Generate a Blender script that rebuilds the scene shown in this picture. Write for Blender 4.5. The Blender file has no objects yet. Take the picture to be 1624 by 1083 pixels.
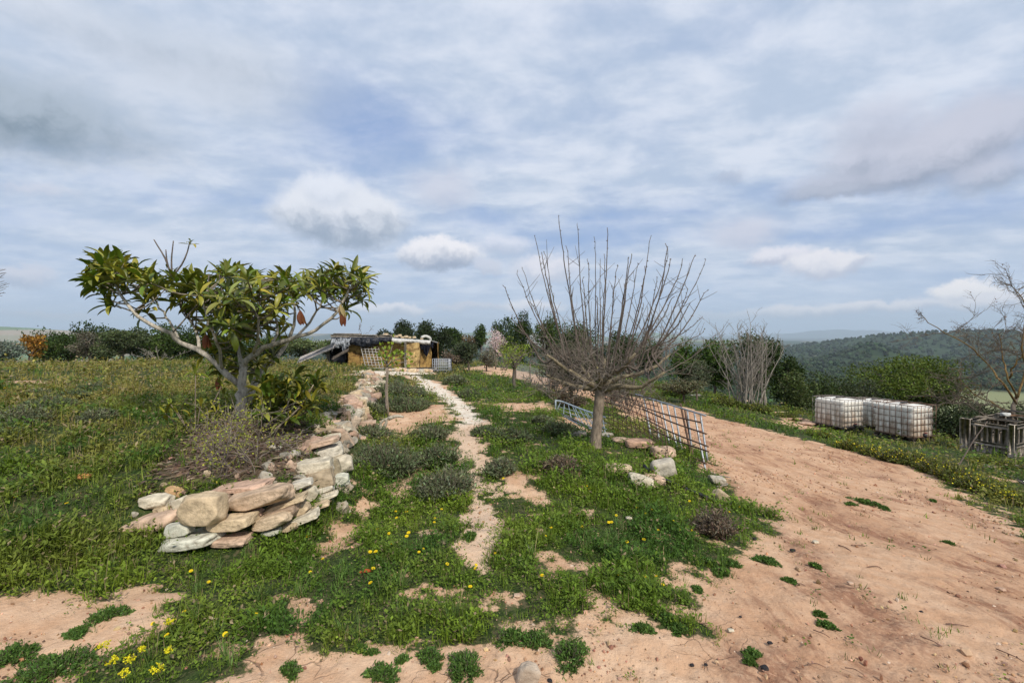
import bpy, math, random
import numpy as np
sc = bpy.context.scene
COL = sc.collection
R = math.radians
rng = np.random.default_rng(7)
random.seed(7)

# ------------------------------------------------------------------ camera
FPX = 750.0; CX = 812.0; CY = 541.5; EYE = 1.6
PITCH = math.atan((CY - 530.0) / FPX)
cam_d = bpy.data.cameras.new('camera'); cam = bpy.data.objects.new('camera', cam_d); COL.objects.link(cam)
cam_d.sensor_width = 36; cam_d.lens = FPX / 1624 * 36; cam_d.clip_start = 0.05; cam_d.clip_end = 60000
cam.location = (0, 0, EYE); cam.rotation_euler = (R(90) - PITCH, 0, 0)
sc.camera = cam
sc.view_settings.view_transform = 'Standard'; sc.view_settings.look = 'None'
sc.view_settings.exposure = 0.3; sc.view_settings.gamma = 1.0
sc.view_settings.use_curve_mapping = False

def ray(px, py):
    u = (px - CX) / FPX; v = (CY - py) / FPX
    c, s = math.cos(PITCH), math.sin(PITCH)
    d = np.array([u, c + v * s, v * c - s])
    return d / d[1]
def P(px, py, d):
    "world point seen at a pixel of the photograph, d metres in front of the camera"
    return np.array([0, 0, EYE]) + ray(px, py) * d

# ------------------------------------------------------------------ sun, sky
SUN_EL, SUN_AZ = 44.0, 152.0       # azimuth clockwise from the view direction (behind, to the right)
sun_d = bpy.data.lights.new('sun', 'SUN'); sun = bpy.data.objects.new('sun', sun_d); COL.objects.link(sun)
sun_d.energy = 3.4; sun_d.angle = R(4); sun_d.color = (1.0, 0.93, 0.83)
sun.rotation_euler = (R(90 - SUN_EL), 0, R(180 - SUN_AZ))
sun.location = (10, -10, 20)

class NT:
    def __init__(s, nt): s.nt = nt; s.nt.nodes.clear()
    def n(s, typ, props=None, **inp):
        nd = s.nt.nodes.new(typ)
        for k, v in (props or {}).items(): setattr(nd, k, v)
        for k, v in inp.items():
            key = int(k[1:]) if k[0] == '_' and k[1:].isdigit() else k.replace('_', ' ')
            s.set(nd.inputs[key], v)
        return nd
    def set(s, sock, v):
        if isinstance(v, bpy.types.NodeSocket): s.nt.links.new(v, sock)
        elif isinstance(v, bpy.types.Node): s.nt.links.new(v.outputs[0], sock)
        else: sock.default_value = v
    def m(s, op, a, b=0.0, c=0.0, clamp=False):
        return s.n('ShaderNodeMath', {'operation': op, 'use_clamp': clamp}, _0=a, _1=b, _2=c).outputs[0]
    def vm(s, op, a, b=(0, 0, 0)):
        return s.n('ShaderNodeVectorMath', {'operation': op}, _0=a, _1=b).outputs[0]
    def ramp(s, v, a, b, lo=0.0, hi=1.0):
        return s.n('ShaderNodeMapRange', {'interpolation_type': 'SMOOTHSTEP'}, _0=v, _1=a, _2=b, _3=lo, _4=hi).outputs[0]
    def mix(s, f, a, b, bt='MIX'):
        nd = s.nt.nodes.new('ShaderNodeMix'); nd.data_type = 'RGBA'; nd.blend_type = bt
        s.set(nd.inputs[0], f); s.set(nd.inputs[6], a); s.set(nd.inputs[7], b); return nd.outputs[2]
    def noise(s, vec, scale, detail=4, rough=0.5, dist=0.0):
        return s.n('ShaderNodeTexNoise', None, Vector=vec, Scale=scale, Detail=detail, Roughness=rough, Distortion=dist)
def c4(r, g, b): return (r, g, b, 1.0)
def srgb(r, g, b):
    f = lambda v: (v / 255 / 12.92) if v / 255 <= .04045 else ((v / 255 + .055) / 1.055) ** 2.4
    return (f(r), f(g), f(b), 1.0)

world = bpy.data.worlds.new('World'); sc.world = world; world.use_nodes = True
w = NT(world.node_tree)
STR = 0.1
tc = w.n('ShaderNodeTexCoord').outputs['Generated']
dirn = w.vm('NORMALIZE', tc)
sx = w.n('ShaderNodeSeparateXYZ', None, _0=dirn); X, Y, Z = sx.outputs
sky = w.n('ShaderNodeTexSky', {'sky_type': 'NISHITA', 'sun_disc': False, 'sun_elevation': R(SUN_EL), 'sun_rotation': R(SUN_AZ), 'air_density': 1.0, 'dust_density': 1.2, 'ozone_density': 1.6})
skyc = sky.outputs[0]
az = w.m('MULTIPLY', w.m('ARCTAN2', X, Y), 57.2958)
el = w.m('MULTIPLY', w.m('ARCSINE', Z), 57.2958)
def azel(px, py):
    d = ray(px, py); n = np.linalg.norm(d)
    return math.degrees(math.atan2(d[0], d[1])), math.degrees(math.asin(d[2] / n))
zz = w.m('ADD', w.m('MAXIMUM', Z, 0.0), 0.16)
pl = w.n('ShaderNodeCombineXYZ', None, _0=w.m('DIVIDE', X, zz), _1=w.m('DIVIDE', Y, zz), _2=0.0).outputs[0]
mp = w.n('ShaderNodeMapping', None, Vector=pl, Rotation=(0, 0, R(25)), Scale=(0.75, 1.0, 1)).outputs[0]
n1 = w.noise(mp, 1.0, 9, 0.56, 0.15).outputs[0]
n2 = w.noise(mp, 3.6, 8, 0.62, 0.15).outputs[0]
n3 = w.noise(pl, 0.7, 3, 0.5, 0.2).outputs[0]
# wisps high up, flat bands near the horizon
flat = w.n('ShaderNodeCombineXYZ', None, _0=w.m('MULTIPLY', az, 0.05), _1=w.m('MULTIPLY', el, 0.24), _2=0.0).outputs[0]
nb = w.noise(flat, 1.4, 6, 0.55, 0.6).outputs[0]
low = w.ramp(el, 3.0, 15.0, 1.0, 0.0)
cov = w.m('ADD', w.m('MULTIPLY', n1, 1.05), w.m('MULTIPLY', n2, 0.27))
cov = w.m('ADD', cov, w.m('MULTIPLY', w.m('SUBTRACT', n3, 0.5), 0.5))
cov = w.m('ADD', w.m('MULTIPLY', cov, w.m('SUBTRACT', 1.0, low)), w.m('MULTIPLY', w.m('ADD', nb, 0.09), low))
# warped angular coordinates for the individual clouds
av = w.n('ShaderNodeCombineXYZ', None, _0=az, _1=el, _2=0.0).outputs[0]
wn1 = w.noise(av, 0.11, 5, 0.6).outputs[1]
wn2 = w.noise(av, 0.5, 7, 0.68).outputs[1]
wv = w.vm('ADD', w.vm('MULTIPLY', w.vm('SUBTRACT', wn1, (.5, .5, .5)), (4.6, 3.2, 0)), w.vm('MULTIPLY', w.vm('SUBTRACT', wn2, (.5, .5, .5)), (2.6, 2.0, 0)))
wa = w.vm('ADD', av, wv)
def blob(px, py, wpx, hpx, soft=0.55, vec=None):
    a0, e0 = azel(px, py); a1, _ = azel(px - wpx / 2, py); a2, _ = azel(px + wpx / 2, py)
    _, e1 = azel(px, py - hpx / 2); _, e2 = azel(px, py + hpx / 2)
    ra = (a2 - a1) / 2; re = (e1 - e2) / 2
    q = w.vm('MULTIPLY', w.vm('SUBTRACT', vec or wa, (a0, e0, 0)), (1 / ra, 1 / re, 0))
    L = w.n('ShaderNodeVectorMath', {'operation': 'LENGTH'}, _0=q).outputs['Value']
    return w.ramp(L, 1.0 + soft * .4, 1.0 - soft), q
for (px, py, ww, hh, am) in [(590, 190, 300, 130, .13), (900, 370, 460, 90, .26), (350, 320, 380, 50, .10), (1500, 345, 420, 60, .15), (1290, 385, 300, 30, .12), (1100, 60, 300, 120, .06), (60, 400, 240, 30, .10), (760, 340, 200, 60, .16)]:
    bm_, _ = blob(px, py, ww, hh, 1.0)
    cov = w.m('SUBTRACT', cov, w.m('MULTIPLY', bm_, am))
covm = w.ramp(cov, 0.24, 0.72)
whit = w.mix(w.ramp(n2, .35, .65), c4(*[v / STR for v in srgb(174, 188, 208)[:3]]), c4(*[v / STR for v in srgb(208, 214, 226)[:3]]))
blue = w.mix(0.65, w.mix(1.0, skyc, c4(0.98, 0.96, 1.0), 'MULTIPLY'), c4(*[v / STR for v in srgb(124, 154, 206)[:3]]))
colr = w.mix(w.m('MULTIPLY', covm, 0.95), blue, whit)
# warm pale glow low down
colr = w.mix(w.ramp(el, 9, -1, 0.0, 0.7), colr, c4(*[v / STR for v in srgb(188, 206, 234)[:3]]))
shade_n = w.noise(w.vm('ADD', av, wv), 0.42, 5, 0.6).outputs[0]
def cloud(px, py, ww, hh, top, base, amt=1.0, soft=0.4, bias=0.0):
    global colr
    mk, q = blob(px, py, ww, hh, soft)
    v = w.n('ShaderNodeSeparateXYZ', None, _0=q).outputs[1]
    h = w.ramp(w.m('ADD', w.m('ADD', v, bias), w.m('MULTIPLY', w.m('SUBTRACT', shade_n, .5), 1.5)), -0.75, 0.35)
    cc = w.mix(h, c4(*[x / STR for x in srgb(*base)[:3]]), c4(*[x / STR for x in srgb(*top)[:3]]))
    colr = w.mix(w.m('MULTIPLY', mk, amt), colr, cc)
cloud(20, 165, 620, 170, (160, 172, 186), (104, 122, 138), 1.0, .9)
cloud(330, 110, 500, 150, (190, 197, 210), (166, 176, 190), .6, 1.0)
cloud(230, 60, 700, 90, (188, 196, 208), (150, 162, 178), .45, 1.0)
cloud(1545, 205, 300, 130, (188, 190, 204), (150, 157, 176), .9, .55, .0)
cloud(1440, 245, 330, 125, (190, 192, 206), (136, 145, 165), .9, .5, .0)
cloud(1385, 195, 170, 100, (188, 191, 206), (164, 170, 188), .7, .7, .0)
cloud(1345, 292, 230, 46, (176, 180, 196), (134, 143, 164), .85, .7, .0)
cloud(1570, 275, 200, 70, (188, 190, 204), (140, 149, 169), .8, .7, .0)
cloud(1310, 310, 180, 30, (170, 176, 192), (140, 148, 168), .8, .7)
cloud(1150, 283, 50, 24, (165, 175, 195), (150, 162, 186), .6, .7)
cloud(545, 345, 225, 112, (216, 219, 227), (142, 156, 176), 1.0, .28)
cloud(530, 302, 100, 70, (216, 220, 230), (196, 203, 216), .95, .5)
cloud(700, 300, 120, 80, (192, 194, 208), (182, 186, 202), .6, .8)
cloud(698, 404, 140, 56, (232, 230, 234), (146, 158, 180), 1.0, .25)
cloud(800, 392, 100, 38, (212, 215, 228), (176, 186, 206), .8, .5)
cloud(772, 424, 50, 26, (196, 200, 214), (176, 184, 202), .8, .5)
cloud(868, 428, 120, 48, (226, 223, 230), (184, 190, 206), .85, .5)
cloud(1180, 370, 150, 60, (200, 200, 212), (186, 190, 206), .6, .8)
cloud(1240, 408, 120, 38, (226, 223, 230), (178, 182, 200), .9, .4)
cloud(1315, 420, 160, 42, (230, 227, 231), (178, 184, 202), .95, .35)
cloud(1180, 380, 110, 40, (196, 198, 212), (186, 190, 206), .6, .7)
cloud(35, 436, 130, 40, (205, 206, 218), (165, 176, 198), .9, .5)
cloud(60, 300, 160, 28, (204, 206, 218), (188, 194, 210), .7, .8)
cloud(1535, 468, 160, 50, (250, 244, 242), (186, 190, 206), 1.0, .3)
cloud(1590, 480, 200, 34, (244, 238, 240), (186, 190, 206), .95, .35)
cloud(1330, 491, 420, 26, (240, 235, 238), (184, 190, 208), .95, .5)
cloud(620, 492, 150, 24, (240, 236, 240), (184, 192, 210), .95, .4)
cloud(745, 486, 130, 18, (206, 206, 216), (180, 190, 208), .8, .5)
cloud(840, 486, 110, 26, (240, 235, 238), (184, 192, 210), .85, .4)
cloud(95, 500, 200, 18, (206, 206, 216), (180, 190, 208), .8, .5)
cloud(1100, 500, 300, 24, (206, 208, 218), (188, 196, 212), .6, .6)
bg = w.n('ShaderNodeBackground', None, Color=colr, Strength=STR)
out = w.n('ShaderNodeOutputWorld'); w.nt.links.new(bg.outputs[0], out.inputs[0])
world.cycles.sampling_method = 'MANUAL'; world.cycles.sample_map_resolution = 512
sc.cycles.max_bounces = 6; sc.cycles.diffuse_bounces = 3; sc.cycles.glossy_bounces = 2; sc.cycles.transmission_bounces = 3
sc.cycles.transparent_max_bounces = 6; sc.cycles.volume_bounces = 0
sc.cycles.use_denoising = True
sc.cycles.caustics_reflective = False; sc.cycles.caustics_refractive = False

# ------------------------------------------------------------------ numpy helpers
def _h(ix, iy, iz, seed):
    n = (ix.astype(np.int64) * 374761393 + iy.astype(np.int64) * 668265263 + iz.astype(np.int64) * 2147483647 + seed * 1274126177) & 0xffffffff
    n = ((n ^ (n >> 13)) * 1274126177) & 0xffffffff
    n = ((n ^ (n >> 16)) * 2246822519) & 0xffffffff
    return ((n ^ (n >> 15)) & 0xffffff) / float(0xffffff)
def vnoise(x, y, z=None, seed=0):
    x = np.asarray(x, float); y = np.asarray(y, float)
    z = np.zeros_like(x) if z is None else np.asarray(z, float)
    x0, y0, z0 = np.floor(x), np.floor(y), np.floor(z)
    fx, fy, fz = x - x0, y - y0, z - z0
    fx, fy, fz = [f * f * f * (f * (f * 6 - 15) + 10) for f in (fx, fy, fz)]
    r = 0
    zs = (0, 1) if np.any(fz) else (0,)
    for dx in (0, 1):
        for dy in (0, 1):
            for dz in zs:
                wgt = (fx if dx else 1 - fx) * (fy if dy else 1 - fy) * (fz if dz else 1 - fz)
                r = r + wgt * _h(x0 + dx, y0 + dy, z0 + dz, seed)
    return r * 2 - 1
def fbm(x, y, z=None, oct=4, seed=0, gain=.5):
    a, s, f, t = 1.0, 0.0, 1.0, 0.0
    for o in range(oct):
        s = s + a * vnoise(np.asarray(x) * f, np.asarray(y) * f, None if z is None else np.asarray(z) * f, seed + o); t += a
        a *= gain; f *= 2.03
    return s / t
def sst(x, a, b):
    t = np.clip((x - a) / (b - a), 0, 1); return t * t * (3 - 2 * t)
def nrm(v): return v / np.maximum(np.linalg.norm(v, axis=-1, keepdims=True), 1e-9)
def rdir(n, g=rng): return nrm(g.normal(size=(n, 3)))

# ------------------------------------------------------------------ terrain height
ctl = []
def gz(px, py, z):
    d = ray(px, py); t = (z - EYE) / d[2]; ctl.append((d[0] * t, t, z))
for a in [(-200, 1080, .05), (0, 1080, .0), (400, 1080, 0), (812, 1080, 0), (1200, 1080, -.03), (1624, 1080, -.1), (2000, 1080, -.25),
          (0, 950, .06), (300, 950, .0), (600, 950, 0), (900, 950, 0), (1200, 950, -.08), (1624, 950, -.3), (1900, 950, -.5),
          (0, 850, .16), (170, 870, .05), (300, 885, -.02), (400, 872, -.02), (470, 850, -.02), (600, 850, 0), (780, 840, 0), (950, 850, -.02), (1150, 860, -.12), (1300, 850, -.3), (1450, 850, -.48), (1624, 850, -.65),
          (150, 815, .2), (535, 810, -.02), (560, 780, 0), (566, 740, 0), (570, 700, 0), (585, 680, -.02), (602, 650, -.03),
          (260, 775, .30), (330, 768, .32), (400, 765, .33), (450, 762, .34), (480, 735, .36), (505, 705, .38), (528, 680, .36), (380, 662, .48), (300, 700, .42), (420, 700, .40), (535, 650, .35),
          (0, 750, .26), (150, 750, .3), (0, 650, .38), (200, 650, .42), (0, 605, .35), (250, 605, .35), (480, 640, .38),
          (615, 620, -.12), (745, 660, 0), (540, 620, .25), (500, 600, .25), (560, 600, .15), (590, 605, -.02),
          (640, 592, -.38), (540, 582, -.05), (780, 760, 0), (780, 700, 0), (870, 700, -.03), (945, 712, 0), (690, 700, 0), (870, 650, -.12), (900, 640, -.2), (815, 615, -.42), (700, 605, -.3), (740, 625, -.2),
          (1125, 760, -.3), (1080, 720, -.2), (1040, 700, -.2), (1000, 680, -.28), (1000, 715, -.06), (1060, 760, -.06), (960, 665, -.35),
          (1150, 790, -.3), (1300, 760, -.68), (1200, 700, -.85), (1400, 760, -.9), (1100, 670, -.8), (1000, 645, -.75), (900, 620, -.68), (800, 592, -.62), (1500, 800, -.82),
          (1450, 735, -1.05), (1300, 690, -1.2), (1150, 652, -1.15), (1050, 628, -1.05), (1624, 800, -.98), (1624, 750, -1.25), (1290, 678, -1.75), (1365, 692, -1.75), (1425, 705, -1.6), (1485, 698, -1.7), (1525, 712, -1.42), (1610, 730, -1.42), (1240, 665, -1.5), (1190, 642, -1.45), (1100, 622, -1.5)]:
    gz(*a)
ctl += [(0, -4, 0), (-6, -4, .2), (6, -4, -.4), (12, 0, -.9), (-12, 2, .35), (-20, 12, .4), (-22, 22, .1), (-12, 24, .1), (-40, 30, -.5), (-20, 38, -.7), (-40, 60, -3.8), (-10, 35, -.7), (0, 45, -1.2), (-10, 70, -4.5),
        (10, 34, -1.8), (15, 26, -2.6), (20, 20, -3.2), (25, 12, -3.2), (20, 4, -1.8), (22, 35, -5), (12, 50, -4), (0, 70, -3), (40, 30, -8), (40, 60, -13), (20, 80, -10), (60, 20, -10), (40, -10, -5), (-40, -10, .5), (0, -40, 0)]
ctl = np.array(ctl); CE = .22
_D = np.sqrt(((ctl[:, None, :2] - ctl[None, :, :2]) ** 2).sum(-1) + CE ** 2)
_n = len(ctl); _A = np.zeros((_n + 1, _n + 1)); _A[:_n, :_n] = _D - np.eye(_n) * .01; _A[:_n, _n] = 1; _A[_n, :_n] = 1
_w = np.linalg.solve(_A, np.append(ctl[:, 2], 0))
def z_near(x, y):
    sh = x.shape; x = x.ravel(); y = y.ravel(); z = np.full(x.shape, _w[_n])
    for i in range(_n): z += _w[i] * np.sqrt((x - ctl[i, 0]) ** 2 + (y - ctl[i, 1]) ** 2 + CE ** 2)
    return z.reshape(sh)
def gau(x, y, px, r, amp, wa_, wr):
    a = math.atan((px - CX) / FPX); cx, cy = r * math.sin(a), r * math.cos(a)
    dx, dy = x - cx, y - cy; u = dx * math.cos(a) - dy * math.sin(a); v = dx * math.sin(a) + dy * math.cos(a)
    return amp * np.exp(-(u / wa_) ** 2 - (v / wr) ** 2)
def z_far(x, y):
    r = np.hypot(x, y); a = np.arctan2(x, y)
    k = sst(a, -.35, .25)
    lr = np.log(np.maximum(r, 1))
    zr = np.interp(lr, np.log([1, 60, 120, 300, 500, 1500, 4000, 20000]), [-3, -11, -20, -33, -40, -72, -100, -112])
    zl = np.interp(lr, np.log([1, 60, 120, 300, 500, 1500, 4000, 20000]), [-3, -5, -11, -24, -36, -60, -90, -105])
    z = zl * (1 - k) + zr * k
    z = z + gau(x, y, 1470, 2300, 52, 460, 420) + gau(x, y, 1720, 2200, 56, 700, 420) + gau(x, y, 1378, 1250, 40, 62, 120) + gau(x, y, 1560, 1100, 20, 260, 160) + gau(x, y, 1350, 1700, 16, 300, 200)
    z = z + gau(x, y, 20, 5200, 105, 1500, 700) + gau(x, y, -500, 4500, 110, 1500, 700) + gau(x, y, 560, 7000, 110, 2600, 800) + gau(x, y, 860, 7500, 80, 1800, 600) + gau(x, y, 1060, 9000, 110, 500, 600) + gau(x, y, 1010, 9000, 110, 380, 600) + gau(x, y, 1150, 6500, 30, 1500, 500) + gau(x, y, 1290, 5200, 34, 700, 260)
    z = z + gau(x, y, 1330, 18500, 120, 700, 700) + gau(x, y, 1285, 18500, 60, 800, 700) + gau(x, y, 1400, 18500, 95, 1000, 700) + gau(x, y, 1240, 18800, 110, 2400, 700) + gau(x, y, 1500, 18500, 110, 2000, 700)
    nn = fbm(x / 420, y / 420, oct=5, seed=3)
    z = z + 60 * np.abs(fbm(x / 700, y / 700, oct=4, seed=9)) * sst(r, 16000, 17000) * sst(a, .3, .5)
    z = z + nn * np.clip((r - 150) / 40, 0, 1) * np.clip(r / 160, 0, 9) + fbm(x / 1500, y / 1500, oct=5, seed=8) * np.clip((r - 3500) / 100, 0, 24)
    return z
def Zf(x, y):
    x = np.asarray(x, float); y = np.asarray(y, float)
    r = np.hypot(x, y); k = sst(r, 45, 110)
    zn = z_near(x, y); zf = np.where(r > 44, z_far(x, y), 0)
    z = zn * (1 - k) + zf * k
    near = np.clip(1 - r / 80, 0, 1)
    return z + near * (.030 * fbm(x * .9, y * .9, oct=4, seed=11) + .012 * fbm(x * 5, y * 5, oct=3, seed=12))
def Z1(x, y): return float(Zf(np.array([x]), np.array([y]))[0])
_T = np.exp(np.linspace(math.log(.8), math.log(4000), 1500))
def G(px, py):
    "first point of the ground seen at a pixel"
    d = ray(px, py); x = d[0] * _T; y = _T; z = EYE + d[2] * _T
    dz = z - Zf(x, y); i = np.argmax(dz < 0)
    if i == 0: i = len(_T) - 1
    t = dz[i - 1] / (dz[i - 1] - dz[i] + 1e-12); tt = _T[i - 1] + (_T[i] - _T[i - 1]) * t
    return np.array([d[0] * tt, tt, Z1(d[0] * tt, tt)])
def pix(p):
    x, y, z = p[..., 0], p[..., 1], p[..., 2] - EYE
    c, s = math.cos(PITCH), math.sin(PITCH)
    dep = y * c - z * s; v = y * s + z * c
    return CX + FPX * x / dep, CY - FPX * v / dep

def poly(pts): return np.array([G(*p)[:2] for p in pts])
def inpoly(x, y, pg):
    ins = np.zeros(x.shape, bool); dm = np.full(x.shape, 1e9); n = len(pg)
    for i in range(n):
        ax, ay = pg[i]; bx, by = pg[(i + 1) % n]
        c = ((ay > y) != (by > y)) & (x < (bx - ax) * (y - ay) / (by - ay + 1e-12) + ax); ins ^= c
        t = np.clip(((x - ax) * (bx - ax) + (y - ay) * (by - ay)) / ((bx - ax) ** 2 + (by - ay) ** 2 + 1e-12), 0, 1)
        dm = np.minimum(dm, np.hypot(x - ax - t * (bx - ax), y - ay - t * (by - ay)))
    return np.where(ins, dm, -dm)      # signed distance, positive inside
SOIL = [poly(p) for p in [
    [(-300, 930), (0, 938), (60, 932), (150, 948), (245, 955), (262, 985), (230, 1030), (150, 1060), (140, 1400), (-300, 1400)],
    [(330, 1062), (465, 1018), (490, 1035), (560, 1015), (640, 1020), (700, 1012), (790, 1002), (840, 1005), (880, 985), (960, 988), (1000, 960), (1060, 975), (1075, 940), (1040, 905), (1100, 882), (1150, 892), (1235, 880), (1240, 850), (1205, 800), (1165, 775), (1130, 742), (1085, 705), (1020, 672), (960, 642), (900, 622), (840, 607), (780, 594), (735, 585), (770, 579), (870, 599), (1000, 628), (1110, 652), (1250, 690), (1450, 737), (1624, 833), (1800, 930), (2300, 1200), (2300, 1500), (330, 1500)],
    [(716, 668), (772, 668), (762, 700), (772, 750), (796, 795), (800, 850), (792, 905), (762, 912), (752, 862), (700, 858), (744, 805), (722, 740)],
    [(800, 742), (838, 745), (856, 792), (826, 785)],
    [(606, 690), (612, 655), (660, 642), (712, 640), (722, 662), (650, 684)],
    [(470, 880), (540, 820), (625, 768), (590, 800), (540, 850)],
    [(680, 935), (712, 940), (700, 965), (675, 955)],
    [(890, 895), (935, 905), (915, 935), (880, 925)], [(780, 935), (835, 940), (830, 955), (785, 952)],
    [(880, 660), (950, 668), (965, 690), (890, 680)], [(760, 640), (860, 640), (900, 655), (800, 652)],
    [(20, 604), (80, 602), (75, 608), (25, 609)], [(1235, 655), (1290, 668), (1270, 682), (1225, 668)], [(1380, 712), (1440, 720), (1420, 728), (1370, 722)],
]]
ROADP = SOIL[1]
PATH = [poly(p) for p in [
    [(648, 596), (665, 596), (700, 612), (728, 630), (772, 668), (742, 676), (716, 655), (690, 628), (655, 608)],
    [(560, 588), (690, 584), (690, 592), (560, 596)]]]
BED = poly([(255, 770), (330, 762), (455, 757), (500, 700), (470, 672), (330, 672), (270, 720)])
FIELD = poly([(-400, 800), (0, 760), (180, 690), (330, 640), (520, 590), (520, 578), (-400, 578)])
def soilness(x, y):
    wx = x + .26 * fbm(x * 2.1, y * 2.1, oct=4, seed=21) + .5 * fbm(x * .5, y * .5, oct=2, seed=25) * sst(np.hypot(x, y), 7, 16)
    wy = y + .26 * fbm(x * 2.1, y * 2.1, oct=4, seed=22)
    s = np.full(x.shape, -9.0); near = np.hypot(x, y) < 60
    for pg in SOIL + PATH:
        sd = np.full(x.shape, -9.0); sd[near] = inpoly(wx[near], wy[near], pg); s = np.maximum(s, sd)
    e = .13 + .012 * np.hypot(x, y)
    rough = np.clip(1.7 - np.hypot(x, y) * .02, .8, 2) * np.where(s < .9, 1, 0)
    m = sst(s / e + rough * 1.1 * fbm(x * 3.6, y * 3.6, oct=5, seed=27, gain=.6), -1, 1)
    # worn thin places in the turf
    thin = sst(fbm(x * 1.3, y * 1.3, oct=4, seed=31), .34, .52) * .6 * sst(x, -3.2, -.5)
    pathish = np.exp(-((x + .15 * y * 0 + .1) / .9) ** 2) * .2
    thin = np.clip(thin + pathish * sst(fbm(x * 2.2, y * 2.2, oct=3, seed=33), .05, .35), 0, 1) * (np.hypot(x, y) < 14) * sst(np.hypot(x, y), 3.3, 4.3)
    speck = sst(fbm(x * 4.2, y * 4.2, oct=3, seed=35), .34, .54) * .6 * sst(x, -3.0, -1.0) * (np.hypot(x, y) < 12)
    return np.maximum(np.maximum(m, thin), speck)
def pathness(x, y):
    s = np.full(x.shape, -9.0); near = np.hypot(x, y) < 60
    wx = x + .2 * fbm(x * 2, y * 2, oct=3, seed=41)
    for pg in PATH:
        sd = np.full(x.shape, -9.0); sd[near] = inpoly(wx[near], y[near], pg); s = np.maximum(s, sd)
    return sst(s / .15, -1, 1)

# ------------------------------------------------------------------ mesh building
class Geo:
    def __init__(s): s.v = []; s.q = []; s.t = []; s.c = []; s.n = 0
    def add(s, v, q=None, t=None, col=(1, 1, 1)):
        v = np.asarray(v, float).reshape(-1, 3); col = np.asarray(col, float)
        if col.ndim == 1: col = np.tile(col, (len(v), 1))
        s.v.append(v); s.c.append(col)
        if q is not None and len(q): s.q.append(np.asarray(q, np.int64).reshape(-1, 4) + s.n)
        if t is not None and len(t): s.t.append(np.asarray(t, np.int64).reshape(-1, 3) + s.n)
        s.n += len(v); return s
    def build(s, name, mat, parent=None, smooth=True, origin=None, extra=None):
        v = np.concatenate(s.v) if s.v else np.zeros((0, 3)); c = np.concatenate(s.c)
        q = np.concatenate(s.q) if s.q else np.zeros((0, 4), np.int64); t = np.concatenate(s.t) if s.t else np.zeros((0, 3), np.int64)
        if origin is None: origin = (0, 0, 0)
        if isinstance(origin, str):
            origin = ((v[:, 0].min() + v[:, 0].max()) / 2, (v[:, 1].min() + v[:, 1].max()) / 2, v[:, 2].min())
        o = np.asarray(origin, float)
        me = bpy.data.meshes.new(name)
        me.vertices.add(len(v)); me.vertices.foreach_set('co', (v - o).astype(np.float32).ravel())
        nl = len(q) * 4 + len(t) * 3; me.loops.add(nl)
        me.loops.foreach_set('vertex_index', np.concatenate([q.ravel(), t.ravel()]).astype(np.int32))
        me.polygons.add(len(q) + len(t))
        st = np.concatenate([np.arange(len(q)) * 4, len(q) * 4 + np.arange(len(t)) * 3]).astype(np.int32)
        me.polygons.foreach_set('loop_start', st)
        me.update(calc_edges=True); me.validate()
        me.polygons.foreach_set('use_smooth', np.full(len(me.polygons), smooth))
        a = me.color_attributes.new('col', 'FLOAT_COLOR', 'POINT')
        a.data.foreach_set('color', np.hstack([c, np.ones((len(c), 1))]).astype(np.float32).ravel())
        for k, vals in (extra or {}).items():
            at = me.attributes.new(k, 'FLOAT', 'POINT'); at.data.foreach_set('value', np.asarray(vals, np.float32))
        me.materials.append(mat)
        ob = bpy.data.objects.new(name, me); COL.objects.link(ob)
        ob.location = o
        if parent is not None:
            ob.parent = parent; ob.location = o - np.array(parent_loc(parent))
        return ob
def parent_loc(p):
    l = np.array(p.location)
    while p.parent: p = p.parent; l = l + np.array(p.location)
    return l
def tag(o, label=None, cat=None, group=None, kind=None):
    if label: o['label'] = label
    if cat: o['category'] = cat
    if group: o['group'] = group
    if kind: o['kind'] = kind
    return o
def empty(name, loc, label, cat, group=None):
    o = bpy.data.objects.new(name, None); COL.objects.link(o); o.location = tuple(float(v) for v in loc); o.empty_display_size = .1
    return tag(o, label, cat, group)

def tubes(g, pts, rad, sides=6, col=(1, 1, 1), cap=True):
    "batch of tubes: pts (N,K,3), rad (N,K)"
    pts = np.asarray(pts, float); rad = np.asarray(rad, float)
    if pts.ndim == 2: pts = pts[None]; rad = rad[None]
    N, K, _ = pts.shape
    rad = np.broadcast_to(rad, (N, K))
    tan = np.empty_like(pts); tan[:, 1:-1] = pts[:, 2:] - pts[:, :-2]; tan[:, 0] = pts[:, 1] - pts[:, 0]; tan[:, -1] = pts[:, -1] - pts[:, -2]
    tan = nrm(tan)
    mt = nrm(pts[:, -1] - pts[:, 0])
    ref = np.where(np.abs(mt[:, 2:3]) > .8, np.array([[1., 0.13, 0]]), np.array([[0, 0, 1.]]))[:, None, :]
    a = nrm(np.cross(tan, ref)); b = np.cross(tan, a)
    th = np.arange(sides) / sides * 2 * math.pi
    V = pts[:, :, None] + rad[:, :, None, None] * (np.cos(th)[None, None, :, None] * a[:, :, None] + np.sin(th)[None, None, :, None] * b[:, :, None])
    idx = np.arange(N * K * sides).reshape(N, K, sides)
    q = np.stack([idx[:, :-1], np.roll(idx, -1, 2)[:, :-1], np.roll(idx, -1, 2)[:, 1:], idx[:, 1:]], -1).reshape(-1, 4)
    col = np.asarray(col, float)
    if col.ndim == 2: col = np.repeat(col, K * sides, 0)
    t = None
    if cap and sides >= 3:
        tt = []
        for e in (0, K - 1):
            r_ = idx[:, e]
            for k in range(1, sides - 1):
                tt.append(np.stack([r_[:, 0], r_[:, k], r_[:, k + 1]], -1) if e else np.stack([r_[:, 0], r_[:, k + 1], r_[:, k]], -1))
        t = np.concatenate(tt)
    g.add(V.reshape(-1, 3), q, t, col)
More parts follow.
